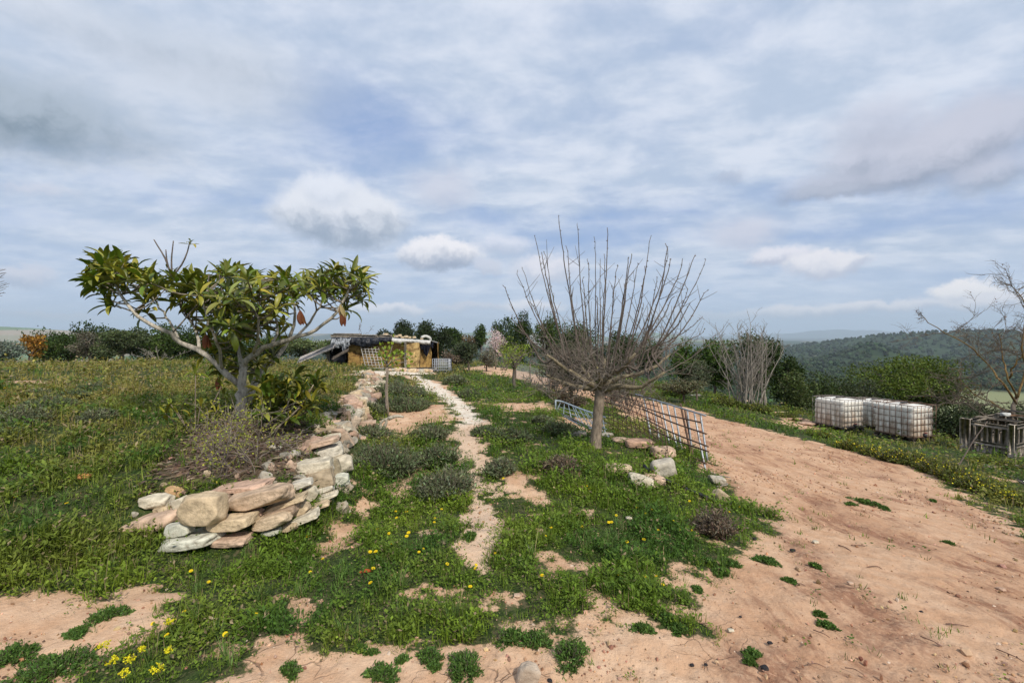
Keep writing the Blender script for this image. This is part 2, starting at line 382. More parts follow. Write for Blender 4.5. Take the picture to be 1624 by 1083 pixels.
def spline(pts, k):
    "Catmull-Rom resample of a polyline to k points"
    p = np.asarray(pts, float); n = len(p)
    if n == 2: t = np.linspace(0, 1, k)[:, None]; return p[0] * (1 - t) + p[1] * t
    e = np.vstack([2 * p[0] - p[1], p, 2 * p[-1] - p[-2]]); o = []
    for s in np.linspace(0, n - 1 - 1e-6, k):
        i = int(s); t = s - i; a, b, c, d = e[i], e[i + 1], e[i + 2], e[i + 3]
        o.append(.5 * ((2 * b) + (-a + c) * t + (2 * a - 5 * b + 4 * c - d) * t * t + (-a + 3 * b - 3 * c + d) * t ** 3))
    return np.array(o)
def box(g, c, size, rot=None, col=(1, 1, 1), bev=0.0):
    "box with chamfered edges"
    c = np.asarray(c, float); h = np.asarray(size, float) / 2; b = min(bev, *(h * .6)) if bev else 0
    if b <= 0:
        v = np.array([[x, y, z] for x in (-1, 1) for y in (-1, 1) for z in (-1, 1)]) * h
        q = [[0, 1, 3, 2], [4, 6, 7, 5], [0, 4, 5, 1], [2, 3, 7, 6], [0, 2, 6, 4], [1, 5, 7, 3]]; t = None
    else:
        v = []; ix = {}
        for sx_ in (-1, 1):
            for sy in (-1, 1):
                for sz in (-1, 1):
                    s = np.array([sx_, sy, sz])
                    for ax in range(3):
                        p = s * (h - b); p = p.astype(float); p[ax] = s[ax] * h[ax]; ix[(sx_, sy, sz, ax)] = len(v); v.append(p)
        v = np.array(v); q = []; t = []
        for ax in range(3):
            u, w_ = [(1, 2), (2, 0), (0, 1)][ax]
            for s in (-1, 1):
                def k(a, c_): z = [0, 0, 0]; z[ax] = s; z[u] = a; z[w_] = c_; return ix[(*z, ax)]
                f = [k(-1, -1), k(1, -1), k(1, 1), k(-1, 1)]; q.append(f if s > 0 else f[::-1])
        for ax in range(3):       # edges along ax
            u, w_ = [(1, 2), (2, 0), (0, 1)][ax]
            for a in (-1, 1):
                for c_ in (-1, 1):
                    z0 = [0, 0, 0]; z0[u] = a; z0[w_] = c_; z1 = list(z0); z0[ax] = -1; z1[ax] = 1
                    f = [ix[(*z0, u)], ix[(*z1, u)], ix[(*z1, w_)], ix[(*z0, w_)]]
                    q.append(f if a * c_ > 0 else f[::-1])
        for sx_ in (-1, 1):
            for sy in (-1, 1):
                for sz in (-1, 1):
                    f = [ix[(sx_, sy, sz, 0)], ix[(sx_, sy, sz, 1)], ix[(sx_, sy, sz, 2)]]; t.append(f if sx_ * sy * sz > 0 else f[::-1])
    if rot is not None: v = v @ np.asarray(rot).T
    g.add(v + c, q, t, col)
def rotz(a): c, s = math.cos(a), math.sin(a); return np.array([[c, -s, 0], [s, c, 0], [0, 0, 1]])
def rotx(a): c, s = math.cos(a), math.sin(a); return np.array([[1, 0, 0], [0, c, -s], [0, s, c]])
def roty(a): c, s = math.cos(a), math.sin(a); return np.array([[c, 0, s], [0, 1, 0], [-s, 0, c]])
def plank(g, a, b, width, thick, up=(0, 0, 1), col=(1, 1, 1), bev=.004):
    a = np.asarray(a, float); b = np.asarray(b, float); d = b - a; L = np.linalg.norm(d); x = d / L
    y = np.cross(up, x); y = y / np.linalg.norm(y); z = np.cross(x, y)
    box(g, (a + b) / 2, (L, width, thick), np.stack([x, y, z], 1), col, bev)

def leaves(g, base, d, up, L, W, col, K=4, bend=.5, fold=.25, shape=None):
    "batch of leaf blades: base (N,3), d direction, up normal; K cross sections; bend = droop"
    N = len(base); d = nrm(d); side = nrm(np.cross(d, up)); up2 = np.cross(side, d)
    L = np.broadcast_to(L, (N,)); W = np.broadcast_to(W, (N,)); bend = np.broadcast_to(bend, (N,))
    t = np.linspace(0, 1, K); prof = shape if shape is not None else np.sin(np.pi * np.clip(t, .04, .97)) ** .8
    th = bend[:, None] * t[None]            # turning angle along the leaf
    dl = L[:, None] / (K - 1)
    f = np.concatenate([np.zeros((N, 1)), np.cumsum(np.cos(th[:, :-1]) * dl, 1)], 1)
    h = np.concatenate([np.zeros((N, 1)), np.cumsum(-np.sin(th[:, :-1]) * dl, 1)], 1)
    mid = base[:, None] + d[:, None] * f[..., None] + up2[:, None] * h[..., None]
    hw = W[:, None, None] * .5 * prof[None, :, None]
    nu = up2[:, None] * np.cos(th)[..., None] + d[:, None] * np.sin(th)[..., None]
    l = mid + side[:, None] * hw + nu * hw * fold; r = mid - side[:, None] * hw + nu * hw * fold
    V = np.stack([l, mid, r], 2).reshape(N, K * 3, 3)
    q = []
    for k in range(K - 1):
        for s in (0, 1): q.append([k * 3 + s, k * 3 + s + 1, k * 3 + 3 + s + 1, k * 3 + 3 + s])
    q = (np.array(q)[None] + np.arange(N)[:, None, None] * K * 3).reshape(-1, 4)
    g.add(V.reshape(-1, 3), q, None, np.repeat(np.asarray(col).reshape(-1, 3) if np.ndim(col) > 1 else np.tile(col, (N, 1)), K * 3, 0))
def cards(g, c, d, up, L, W, col):
    "rhombic leaf clumps, one quad each"
    N = len(c); d = nrm(d); s = nrm(np.cross(d, up)); L = np.broadcast_to(L, (N,))[:, None]; W = np.broadcast_to(W, (N,))[:, None]
    V = np.stack([c - d * L / 2, c + s * W / 2 + d * L * .08, c + d * L / 2, c - s * W / 2 + d * L * .08], 1)
    g.add(V.reshape(-1, 3), np.arange(N * 4).reshape(-1, 4), None, np.repeat(col, 4, 0))
def cvar(base, n, amt=.25, hue=.12, g=rng):
    base = np.asarray(base[:3], float)
    k = np.exp(g.normal(0, amt, (n, 1))); h = np.exp(g.normal(0, hue, (n, 3)))
    return np.clip(base[None] * k * h, 0.002, .9)
# ------------------------------------------------------------------ materials
def newmat(name):
    m = bpy.data.materials.new(name); m.use_nodes = True; t = NT(m.node_tree)
    o = t.n('ShaderNodeOutputMaterial'); return m, t, o
def attr(t, name='col'): return t.n('ShaderNodeAttribute', {'attribute_name': name})
def solid(name, tint=(1, 1, 1), rough=.85, spec=.3, nscale=20, namt=.35, bump=.3, bscale=None, metal=0.0, dirt=None, dirt_scale=3, dirt_lo=.5, dirt_hi=.7, detail=5, coords='Object', stretch=(1, 1, 1)):
    m, t, o = newmat(name); co = t.n('ShaderNodeTexCoord').outputs[coords]
    co = t.n('ShaderNodeMapping', None, Vector=co, Scale=stretch).outputs[0]
    base = t.mix(1.0, attr(t).outputs[0], c4(*tint), 'MULTIPLY')
    nz = t.noise(co, nscale, detail, .6).outputs[0]
    v = t.ramp(nz, .3, .7, 1 - namt, 1 + namt * .6)
    base = t.mix(1.0, base, t.n('ShaderNodeCombineColor', None, _0=v, _1=v, _2=v).outputs[0], 'MULTIPLY')
    if dirt is not None:
        dz = t.noise(co, dirt_scale, 6, .65).outputs[0]
        base = t.mix(t.ramp(dz, dirt_lo, dirt_hi), base, c4(*dirt))
    p = t.n('ShaderNodeBsdfPrincipled', None, Base_Color=base, Roughness=rough, Metallic=metal)
    p.inputs['Specular IOR Level'].default_value = spec
    if bump:
        b = t.n('ShaderNodeBump', None, Height=t.noise(co, bscale or nscale * 1.7, 6, .65).outputs[0], Strength=bump, Distance=.02)
        t.set(p.inputs['Normal'], b)
    t.set(o.inputs[0], p); return m
def leafmat(name, trans=.3, rough=.6, spec=.3, tint=(1, 1, 1)):
    m, t, o = newmat(name)
    base = t.mix(1.0, attr(t).outputs[0], c4(*tint), 'MULTIPLY')
    p = t.n('ShaderNodeBsdfPrincipled', None, Base_Color=base, Roughness=rough); p.inputs['Specular IOR Level'].default_value = spec
    tr = t.n('ShaderNodeBsdfTranslucent', None, Color=t.mix(1.0, base, c4(1.25, 1.2, .7), 'MULTIPLY'))
    mx = t.n('ShaderNodeMixShader', None, _0=trans, _1=p, _2=tr); t.set(o.inputs[0], mx); return m
M_leaf = leafmat('foliage', .22, .65, .25)
M_gloss = leafmat('glossy_leaf', .18, .42, .4)
M_grass = leafmat('grass_blade', .3, .6, .25)
M_petal = leafmat('petal', .2, .6, .2)
M_bark = solid('bark', nscale=35, namt=.4, bump=.7, bscale=60, stretch=(1, 1, .35))
M_twig = solid('twig', nscale=15, namt=.25, bump=0)
M_stone = solid('stone', nscale=9, namt=.38, bump=1.0, bscale=13, dirt=(.20, .15, .10), dirt_scale=7, dirt_lo=.52, dirt_hi=.74, rough=.93, spec=.2)
M_wood = solid('weathered_wood', nscale=12, namt=.4, bump=.5, stretch=(1, 1, 1), rough=.9, spec=.15)
M_metal = solid('galvanised_metal', nscale=30, namt=.25, bump=.1, metal=.55, rough=.5, dirt=(.14, .07, .035), dirt_scale=6, dirt_lo=.56, dirt_hi=.72)
M_rust = solid('rusty_steel', nscale=40, namt=.4, bump=.3, metal=.2, rough=.8)
M_black = solid('black_plastic', nscale=14, namt=.3, bump=.5, bscale=9, rough=.55, spec=.4)
M_straw = solid('straw', nscale=26, namt=.5, bump=1.0, bscale=60, rough=.95, spec=.1, dirt=(.15, .085, .035), dirt_scale=1.6, dirt_lo=.46, dirt_hi=.64, stretch=(1, 1, 2.2))
M_plain = solid('plain', nscale=10, namt=.2, bump=.2)

def ground_material():
    m, t, o = newmat('ground')
    pos = t.n('ShaderNodeNewGeometry').outputs['Position']
    soil = attr(t, 'soil').outputs['Fac']; pth = attr(t, 'path').outputs['Fac']; bed = attr(t, 'bed').outputs['Fac']; far = attr(t, 'far').outputs['Fac']; road = attr(t, 'road').outputs['Fac']
    nb_ = t.noise(pos, .9, 5, .55).outputs[0]; nm = t.noise(pos, 5, 6, .62).outputs[0]; nf = t.noise(pos, 34, 6, .68).outputs[0]
    # track: streaks run along the road
    st = t.n('ShaderNodeMapping', None, Vector=pos, Rotation=(0, 0, R(30)), Scale=(2.2, .9, 1)).outputs[0]
    ns = t.noise(st, 1.6, 9, .75, .6).outputs[0]; ns2 = t.noise(st, 5.5, 6, .68).outputs[0]
    A = c4(.53, .33, .20); B = c4(.42, .24, .14); Cc = c4(.62, .43, .285)
    s = t.mix(t.ramp(nm, .3, .68), A, Cc); s = t.mix(t.ramp(nb_, .42, .66), s, t.mix(.5, s, B))
    streak = t.ramp(t.m('ADD', t.m('MULTIPLY', ns, .65), t.m('MULTIPLY', ns2, .35)), .475, .60)
    s = t.mix(t.m('MULTIPLY', streak, t.m('MULTIPLY', t.m('MULTIPLY', road, t.ramp(nb_, .40, .58, .25, 1.0)), .85)), s, c4(.25, .125, .075))
    s = t.mix(t.m('MULTIPLY', t.ramp(nf, .56, .70), .5), s, c4(.26, .15, .09))
    s = t.mix(t.m('MULTIPLY', t.ramp(nf, .42, .32), .35), s, c4(.66, .5, .37))
    s = t.mix(t.m('MULTIPLY', road, .45), s, t.mix(1.0, s, c4(.80, .72, .68), 'MULTIPLY'))
    # dry cracks
    wv_ = t.vm('ADD', pos, t.vm('MULTIPLY', t.noise(pos, 4, 3).outputs[1], (.25, .25, 0)))
    vor = t.n('ShaderNodeTexVoronoi', {'feature': 'DISTANCE_TO_EDGE'}, Vector=wv_, Scale=5.2).outputs['Distance']
    crack = t.m('MULTIPLY', t.ramp(vor, .022, .004), t.ramp(nb_, .46, .56))
    crack = t.m('MULTIPLY', crack, attr(t, 'crackmask').outputs['Fac'])
    s = t.mix(t.m('MULTIPLY', crack, .7), s, c4(.17, .09, .055))
    s = t.mix(t.m('MULTIPLY', attr(t, 'trail').outputs['Fac'], .6), s, c4(.64, .50, .37))
    s = t.mix(t.m('MULTIPLY', attr(t, 'rut').outputs['Fac'], t.ramp(t.m('ADD', t.m('MULTIPLY', nf, .6), t.m('MULTIPLY', ns2, .4)), .40, .56, .35, .95)), s, c4(.25, .13, .08))
    white = t.mix(t.ramp(nm, .3, .7), c4(.74, .66, .55), c4(.60, .51, .40))
    s = t.mix(pth, s, white)
    # earth and litter under the turf
    u = t.mix(t.ramp(nm, .35, .65), c4(.040, .072, .016), c4(.10, .085, .045))
    u = t.mix(t.ramp(nf, .42, .58), u, c4(.022, .038, .010))
    edge = t.ramp(t.m('ADD', soil, t.m('MULTIPLY', t.m('SUBTRACT', nf, .5), 1.1)), .35, .62)
    g = t.mix(edge, u, s)
    bedc = t.mix(t.ramp(nf, .4, .62), c4(.055, .036, .026), c4(.24, .16, .12))
    bedc = t.mix(t.m('MULTIPLY', t.ramp(nm, .55, .7), .5), bedc, c4(.30, .17, .10))
    g = t.mix(bed, g, bedc)
    # far land: woods, fields
    vf = t.n('ShaderNodeTexVoronoi', None, Vector=t.n('ShaderNodeMapping', None, Vector=pos, Scale=(.0022, .0011, 0)).outputs[0], Scale=1.0, Randomness=1.0)
    vb = t.n('ShaderNodeSeparateColor', None, _0=vf.outputs['Color']).outputs[0]
    nl = t.noise(pos, .0035, 6, .6).outputs[0]; nl2 = t.noise(pos, .05, 5, .7).outputs[0]
    wood = t.mix(t.ramp(nl2, .35, .65), c4(.016, .032, .012), c4(.038, .060, .022))
    fld = t.mix(t.ramp(vb, .35, .65), c4(.12, .19, .06), c4(.34, .27, .18))
    fm = attr(t, 'field').outputs['Fac']
    fc = t.mix(fm, t.mix(t.m('MULTIPLY', t.ramp(vb, .7, .8), t.ramp(nl, .58, .66)), wood, t.mix(.7, fld, wood)), fld)
    g = t.mix(far, g, fc)
    p = t.n('ShaderNodeBsdfPrincipled', None, Base_Color=g, Roughness=.95); p.inputs['Specular IOR Level'].default_value = .12
    hgt = t.m('ADD', t.m('MULTIPLY', nf, .35), t.m('ADD', t.m('MULTIPLY', nm, .5), t.m('MULTIPLY', ns2, .5)))
    hgt = t.m('SUBTRACT', hgt, t.m('MULTIPLY', crack, .3))
    b = t.n('ShaderNodeBump', None, Height=hgt, Strength=.75, Distance=.045); t.set(p.inputs['Normal'], b)
    t.set(o.inputs[0], p); return m
M_ground = ground_material()

# ------------------------------------------------------------------ the ground: one sheet to the horizon
RUTS = [poly(p) for p in [[(1000, 652), (1110, 695), (1200, 745), (1310, 800), (1450, 872), (1624, 962), (1800, 1060)], [(1030, 672), (1110, 725), (1185, 780), (1262, 860), (1330, 935), (1440, 1060), (1520, 1200)], [(1290, 715), (1420, 765), (1560, 835), (1700, 905)], [(1130, 985), (1200, 1040), (1260, 1110)]]]
def build_ground():
    rr = np.exp(np.concatenate([np.linspace(math.log(.9), math.log(40), 640), np.linspace(math.log(40), math.log(20000), 330)[1:]]))
    aa = np.concatenate([np.linspace(-54, 54, 760), np.linspace(54, 306, 90)[1:-1]]) * math.pi / 180
    nr, na = len(rr), len(aa)
    x = rr[:, None] * np.sin(aa)[None]; y = rr[:, None] * np.cos(aa)[None]
    xf, yf = x.ravel(), y.ravel(); z = Zf(xf, yf)
    s = soilness(xf, yf); pt = pathness(xf, yf)
    r = np.hypot(xf, yf); near = r < 30
    bed = np.zeros(len(xf)); sd = inpoly(xf[near] + .12 * fbm(xf[near] * 3, yf[near] * 3, seed=5), yf[near] + .12 * fbm(xf[near] * 3, yf[near] * 3, seed=6), BED); bed[near] = sst(sd, -.12, .10)
    bed = bed * (.85 + .15 * fbm(xf * 4, yf * 4, seed=7))
    nr60 = r < 60; road = np.zeros(len(xf)); road[nr60] = sst(inpoly(xf[nr60], yf[nr60], ROADP), 0, .5) * sst(xf[nr60] - .45 * yf[nr60] * 0, .6, 1.8)
    # rubble and wheel marks in the bare earth
    rd = sst(s, .2, .8) * np.clip(1 - r / 30, 0, 1)
    u = xf * math.cos(R(30)) + yf * math.sin(R(30)) ; v = -xf * math.sin(R(30)) + yf * math.cos(R(30))
    z = z + rd * (.012 * fbm(xf * 9, yf * 9, oct=4, seed=51) + .022 * fbm(u * .9, v * 1.8, oct=5, seed=52) * road)
    crackm = sst(-(yf - 2.9 - .15 * xf), -.1, .5) * sst(xf, -2.4, -1.2) * sst(-xf, -1.7, -.5)
    trail = np.zeros(len(xf)); trail[near] = sst(inpoly(xf[near], yf[near], SOIL[2]), -.25, .15)
    rut = np.zeros(len(xf)); rnoise = .12 * fbm(xf * 1.4, yf * 1.4, oct=4, seed=91)
    for ln_ in RUTS:
        dd_ = np.full(near.sum(), 9.0); X_, Y_ = xf[near], yf[near]
        for (ax, ay), (bx, by) in zip(ln_[:-1], ln_[1:]):
            t_ = np.clip(((X_ - ax) * (bx - ax) + (Y_ - ay) * (by - ay)) / ((bx - ax) ** 2 + (by - ay) ** 2), 0, 1); dd_ = np.minimum(dd_, np.hypot(X_ - ax - t_ * (bx - ax), Y_ - ay - t_ * (by - ay)))
        rut[near] = np.maximum(rut[near], sst(-(dd_ + rnoise[near] * 1.6), -.30, -.05))
    rut = rut * np.clip(.55 + 1.1 * fbm(xf * 2.2, yf * 2.2, oct=4, seed=92), 0, 1); z = z + rut * (.014 * fbm(xf * 14, yf * 14, oct=3, seed=93) - .012)
    far = sst(r, 55, 90)
    px, py = pix(np.stack([xf, yf, z], -1)); fd = np.zeros(len(xf))
    a_ = np.degrees(np.arctan2(xf, yf))
    fd = np.maximum(fd, sst(a_, 41, 43) * sst(r, 190, 230) * sst(-r, -560, -470))
    fd = np.maximum(fd, sst(r, 3300, 3700) * sst(fbm(xf / 900, yf / 900, oct=3, seed=71), -.1, .15) * .9)
    fd = fd * sst(-r, -9500, -8500)
    fd = np.maximum(fd, sst(-a_, 38, 40) * sst(r, 300, 500) * .9)
    idx = np.arange(nr * na).reshape(nr, na); n2 = np.roll(idx, -1, 1)
    q = np.stack([idx[:-1], idx[1:], n2[1:], n2[:-1]], -1).reshape(-1, 4)
    g = Geo(); V = np.stack([xf, yf, z], -1)
    cpt = np.array([[0, 0, z[:na].mean()]]); g.add(np.vstack([V, cpt]), q, np.stack([idx[0], n2[0], np.full(na, nr * na)], -1))
    ex = dict(soil=s, path=pt, bed=bed, far=far, road=road, trail=trail, rut=rut, crackmask=crackm, field=fd)
    ex = {k: np.append(v_, v_[0]) for k, v_ in ex.items()}
    tag(g.build('ground', M_ground, extra=ex), kind='structure')
build_ground()

# ------------------------------------------------------------------ far haze
def build_haze():
    m, t, o = newmat('haze_air')
    pv = t.n('ShaderNodeVolumePrincipled'); pv.inputs['Color'].default_value = c4(.72, .87, 1.0); pv.inputs['Density'].default_value = 1.1e-4; pv.inputs['Anisotropy'].default_value = .0
    m.node_tree.links.new(pv.outputs[0], o.inputs['Volume'])
    g = Geo(); box(g, (0, 0, 130), (42000, 42000, 800)); tag(g.build('haze', m, smooth=False), kind='stuff')
build_haze()

# ------------------------------------------------------------------ woods on the far hills
def crown_blob(nsub=1):
    t_ = (1 + 5 ** .5) / 2
    v = nrm(np.array([[-1, t_, 0], [1, t_, 0], [-1, -t_, 0], [1, -t_, 0], [0, -1, t_], [0, 1, t_], [0, -1, -t_], [0, 1, -t_], [t_, 0, -1], [t_, 0, 1], [-t_, 0, -1], [-t_, 0, 1]], float))
    f = np.array([[0, 11, 5], [0, 5, 1], [0, 1, 7], [0, 7, 10], [0, 10, 11], [1, 5, 9], [5, 11, 4], [11, 10, 2], [10, 7, 6], [7, 1, 8], [3, 9, 4], [3, 4, 2], [3, 2, 6], [3, 6, 8], [3, 8, 9], [4, 9, 5], [2, 4, 11], [6, 2, 10], [8, 6, 7], [9, 8, 1]])
    for _ in range(nsub):
        m = {}; v = list(v); nf = []
        def mid(a, b):
            k = (min(a, b), max(a, b))
            if k not in m: m[k] = len(v); p = (v[a] + v[b]) / 2; v.append(p / np.linalg.norm(p))
            return m[k]
        for a, b, c in f: ab, bc, ca = mid(a, b), mid(b, c), mid(c, a); nf += [[a, ab, ca], [b, bc, ab], [c, ca, bc], [ab, bc, ca]]
        f = np.array(nf); v = np.array(v)
    return v, f
ICO1 = crown_blob(1); ICO2 = crown_blob(2); ICO3 = crown_blob(3); ICO0 = crown_blob(0)
def build_far_wood():
    g = Geo(); g_ = np.random.default_rng(5)
    v0, f0 = ICO1; n = 32000
    r = np.exp(g_.uniform(math.log(95), math.log(2900), n)); a = np.radians(g_.uniform(-50, 56, n))
    x, y = r * np.sin(a), r * np.cos(a); ad = np.degrees(a)
    keep = ~((ad > 41) & (r > 175) & (r < 570)) & (fbm(x / 120, y / 120, oct=3, seed=77) + .1 * (r < 1000) > -.42) & ~((ad < -36) & (r > 260)) & ~((ad < 14) & (r < 150))
    keep &= (ad > 4) | (g_.random(n) < .45)
    x, y, r = x[keep], y[keep], r[keep]; n = len(x); z = Zf(x, y)
    h = g_.uniform(3.0, 6.0, n) * np.clip(r / 700, .8, 2.1); wd = h * g_.uniform(.75, 1.2, n)
    V = v0[None] * (1 + .28 * g_.normal(size=(n, len(v0), 1)).clip(-1.6, 1.6))
    V = V * np.stack([wd * .5, wd * .5, h * .5], -1)[:, None] + np.stack([x, y, z + h * .38], -1)[:, None]
    F = (f0[None] + np.arange(n)[:, None, None] * len(v0)).reshape(-1, 3)
    c = cvar((.026, .046, .014), n, .30, .10, g_)
    g.add(V.reshape(-1, 3), None, F, np.repeat(c, len(v0), 0))
    tag(g.build('far_wood', M_leaf, smooth=False), kind='stuff', label='dark green wood covering the hills beyond the track', cat='woodland')
build_far_wood()

# ------------------------------------------------------------------ turf
def scatter(n, r0, r1, a0=-52, a1=52, p=1.0, g=rng):
    "log-ish polar scatter: density falls as r**-(1+p)"
    u = g.random(n); q = 1 - p
    r = np.exp(np.log(r0) + u * np.log(r1 / r0)) if abs(q) < 1e-6 else (r0 ** q + u * (r1 ** q - r0 ** q)) ** (1 / q)
    a = np.radians(g.uniform(a0, a1, n)); return r * np.sin(a), r * np.cos(a), r
def in_bed(x, y): return inpoly(x, y, BED)
def build_turf():
    gg = np.random.default_rng(11); g = Geo()
    WZN = np.array([G(*p)[:2] for p in [(200, 842), (300, 862), (430, 842), (520, 806), (556, 760), (560, 700), (600, 640), (612, 596), (572, 596), (545, 650), (520, 690), (470, 735), (440, 775), (330, 780), (240, 785)]])
    def layer(n, r0, r1, p, Lm, Wm, ngr, kind):
        x, y, r = scatter(n, r0, r1, p=p, g=gg)
        s = soilness(x, y); clump = fbm(x * 2.4, y * 2.4, oct=3, seed=61); fine = fbm(x * 9, y * 9, oct=2, seed=62)
        dens = (1 - s) ** 1.5 * (.74 + .5 * clump + .3 * fine)
        dens = np.maximum(dens, .30 * sst(s, 1.0, .55) * sst(fine, -.1, .3)); dens = dens + .020 * sst(clump, -.05, .25)
        dens = np.where(in_bed(x, y) > -.05, dens * .10, dens); dens = np.where(inpoly(x, y, WZN) > 0, dens * .22, dens)
        dens *= (x * 0 + 1) * np.where((r > 13) & (x > 0) & (y < x * 1.6) & (x > 9), .8, 1)
        k = gg.random(n) < np.clip(dens, 0, 1); x, y, r, clump = x[k], y[k], r[k], clump[k]; s = s[k]
        n = len(x); z = Zf(x, y)
        # blades of one tuft share a root
        m = ngr; sc_ = (r / 4) ** .52
        tall = np.clip(1.05 + 1.5 * clump + .4 * gg.normal(size=n), .3, 2.6) * (1 - .55 * s)
        leftf = sst(-x, 1.5, 3.5); tall *= 1 + .15 * leftf
        bx = np.repeat(x, m) + gg.normal(0, .018, n * m) * np.repeat(sc_, m); by = np.repeat(y, m) + gg.normal(0, .018, n * m) * np.repeat(sc_, m); bz = np.repeat(z, m) - .004
        th = gg.uniform(0, 2 * math.pi, n * m); lean = gg.uniform(.15, 1.0, n * m) if kind == 'blade' else gg.uniform(.8, 1.35, n * m)
        d = np.stack([np.cos(th) * np.sin(lean), np.sin(th) * np.sin(lean), np.cos(lean)], -1)
        up = np.stack([-np.cos(th) * np.cos(lean), -np.sin(th) * np.cos(lean), np.sin(lean)], -1)
        Lg = Lm * np.repeat(tall * sc_ ** .85, m) * gg.uniform(.55, 1.25, n * m); Wd = Wm * np.repeat(sc_, m) * gg.uniform(.7, 1.3, n * m)
        # colour of the plants themselves: rich green, with olive and dry patches
        pa = fbm(x * .55, y * .55, oct=3, seed=63) ; pb = fbm(x * 1.7 + 9, y * 1.7, oct=3, seed=64)
        dryf = np.clip(sst(pa, .08, .42) * (.5 - .3 * sst(-r, -7, -5)) + sst(r, 5.5, 14) * leftf * .8 * (.6 + .6 * sst(pb, -.3, .3)) + sst(x, 8, 11) * .25 + .25 * sst(pb, .1, .4), 0, 1)
        dryf = dryf * (1 - .6 * sst(x, -1.5, 0) * sst(-r, -9, -6))
        A = np.array([.118, .190, .018]); B = np.array([.25, .215, .055]); C2 = np.array([.062, .128, .016]); D = np.array([.175, .265, .018])
        base = A[None] * (1 - dryf[:, None]) + B[None] * dryf[:, None]
        kb = sst(pb, -.1, -.4)[:, None]; base = base * (1 - kb) + C2 * kb
        kc = (sst(pb, .2, .5) * (1 - dryf))[:, None]; base = base * (1 - kc * .7) + D * kc * .7
        base = np.repeat(base, m, 0) * np.exp(gg.normal(0, .22, (n * m, 1)))
        dead = gg.random(n * m) < (.05 + .12 * np.repeat(dryf, m)); base[dead] = np.array([.26, .20, .11]) * np.exp(gg.normal(0, .25, (dead.sum(), 1)))
        b0 = np.stack([bx, by, bz], -1)
        if kind == 'blade':
            leaves(g, b0, d, up, Lg, Wd, base, K=3, bend=gg.uniform(-1.0, -.1, n * m) * -1 * -1, fold=.2, shape=np.array([.8, .75, .06]))
        else:
            c = b0 + d * Lg[:, None] * .6 + np.array([0, 0, 1]) * (gg.uniform(.0, .05, n * m) * np.repeat(tall * sc_, m))[:, None]
            cards(g, c, d, up, Lg * .55, Wd, base * .95)
    layer(19000, 1.5, 5.0, .1, .062, .0052, 7, 'blade')
    layer(19000, 1.5, 5.0, .1, .038, .018, 8, 'forb')
    layer(18000, 5.0, 14, .7, .062, .0070, 6, 'blade')
    layer(20000, 5.0, 14, .7, .040, .022, 7, 'forb')
    layer(15000, 14, 60, 1.0, .058, .011, 5, 'blade')
    layer(15000, 14, 60, 1.0, .045, .034, 5, 'forb')
    # longer tussocks and dry stalks
    x, y, r = scatter(1500, 1.9, 22, p=.5, g=gg); s = soilness(x, y); k = (s < .35) & (gg.random(len(x)) < .35 + .6 * sst(fbm(x * 1.1, y * 1.1, oct=3, seed=66), -.1, .3)) & (inpoly(x, y, WZN) < 0); x, y, r = x[k], y[k], r[k]; n = len(x); z = Zf(x, y)
    for m, Lm, wd, lean_, cc in ((26, .135, .0038, .75, (.10, .17, .035)), (3, .20, .0022, .35, (.30, .24, .13))):
        th = gg.uniform(0, 6.28, n * m); ln = np.abs(gg.normal(0, lean_, n * m)); sc_ = (r / 4) ** .4
        b0 = np.stack([np.repeat(x, m) + gg.normal(0, .012, n * m), np.repeat(y, m) + gg.normal(0, .012, n * m), np.repeat(z, m)], -1)
        d = np.stack([np.cos(th) * np.sin(ln), np.sin(th) * np.sin(ln), np.cos(ln)], -1); up = np.stack([-np.cos(th) * np.cos(ln), -np.sin(th) * np.cos(ln), np.sin(ln)], -1)
        tint = np.repeat(np.exp(gg.normal(0, .25, (n, 1))) * np.array(cc)[None], m, 0) * np.exp(gg.normal(0, .2, (n * m, 1)))
        leaves(g, b0, d, up, Lm * np.repeat(gg.uniform(.5, 1.2, n), m) * gg.uniform(.6, 1.2, n * m), wd * np.repeat(sc_, m) * 1.2, tint, K=4, bend=gg.uniform(.1, 1.1, n * m), fold=.2, shape=np.array([.8, .9, .6, .06]))
    tag(g.build('grass', M_grass), kind='stuff', label='green grass and low weeds covering the ground', cat='grass')
build_turf()
def build_pebbles():
    gg = np.random.default_rng(12); g = Geo()
    v0, f0 = ICO0
    x, y, r = scatter(90000, 1.7, 22, p=.5, g=gg); s = soilness(x, y) * (.20 + .95 * sst(fbm(x * .8, y * 1.4, oct=4, seed=81), -.05, .30))
    k = gg.random(len(x)) < s * .6 + .02; x, y, r = x[k], y[k], r[k]; n = len(x); z = Zf(x, y)
    sz = np.exp(gg.normal(math.log(.0042), .50, n)) * (r / 3) ** .45
    V = v0[None] * (1 + .25 * gg.normal(size=(n, 12, 1)).clip(-1.4, 1.4)) * (sz[:, None] * gg.uniform(.5, 1.3, (n, 3)))[:, None] + np.stack([x, y, z + sz * .25], -1)[:, None]
    c = cvar((.45, .29, .18), n, .22, .08, gg); bk = gg.random(n) < .45; c[bk] *= (.66, .55, .50); dk = gg.random(n) < .02; c[dk] = (.10, .06, .04); wh = gg.random(n) < .06; c[wh] = (.58, .45, .34)
    g.add(V.reshape(-1, 3), None, (f0[None] + np.arange(n)[:, None, None] * 12).reshape(-1, 3), np.repeat(c, 12, 0))
    tag(g.build('gravel', M_plain, smooth=False), kind='stuff', label='small pebbles and clods scattered over the bare earth', cat='gravel')
build_pebbles()
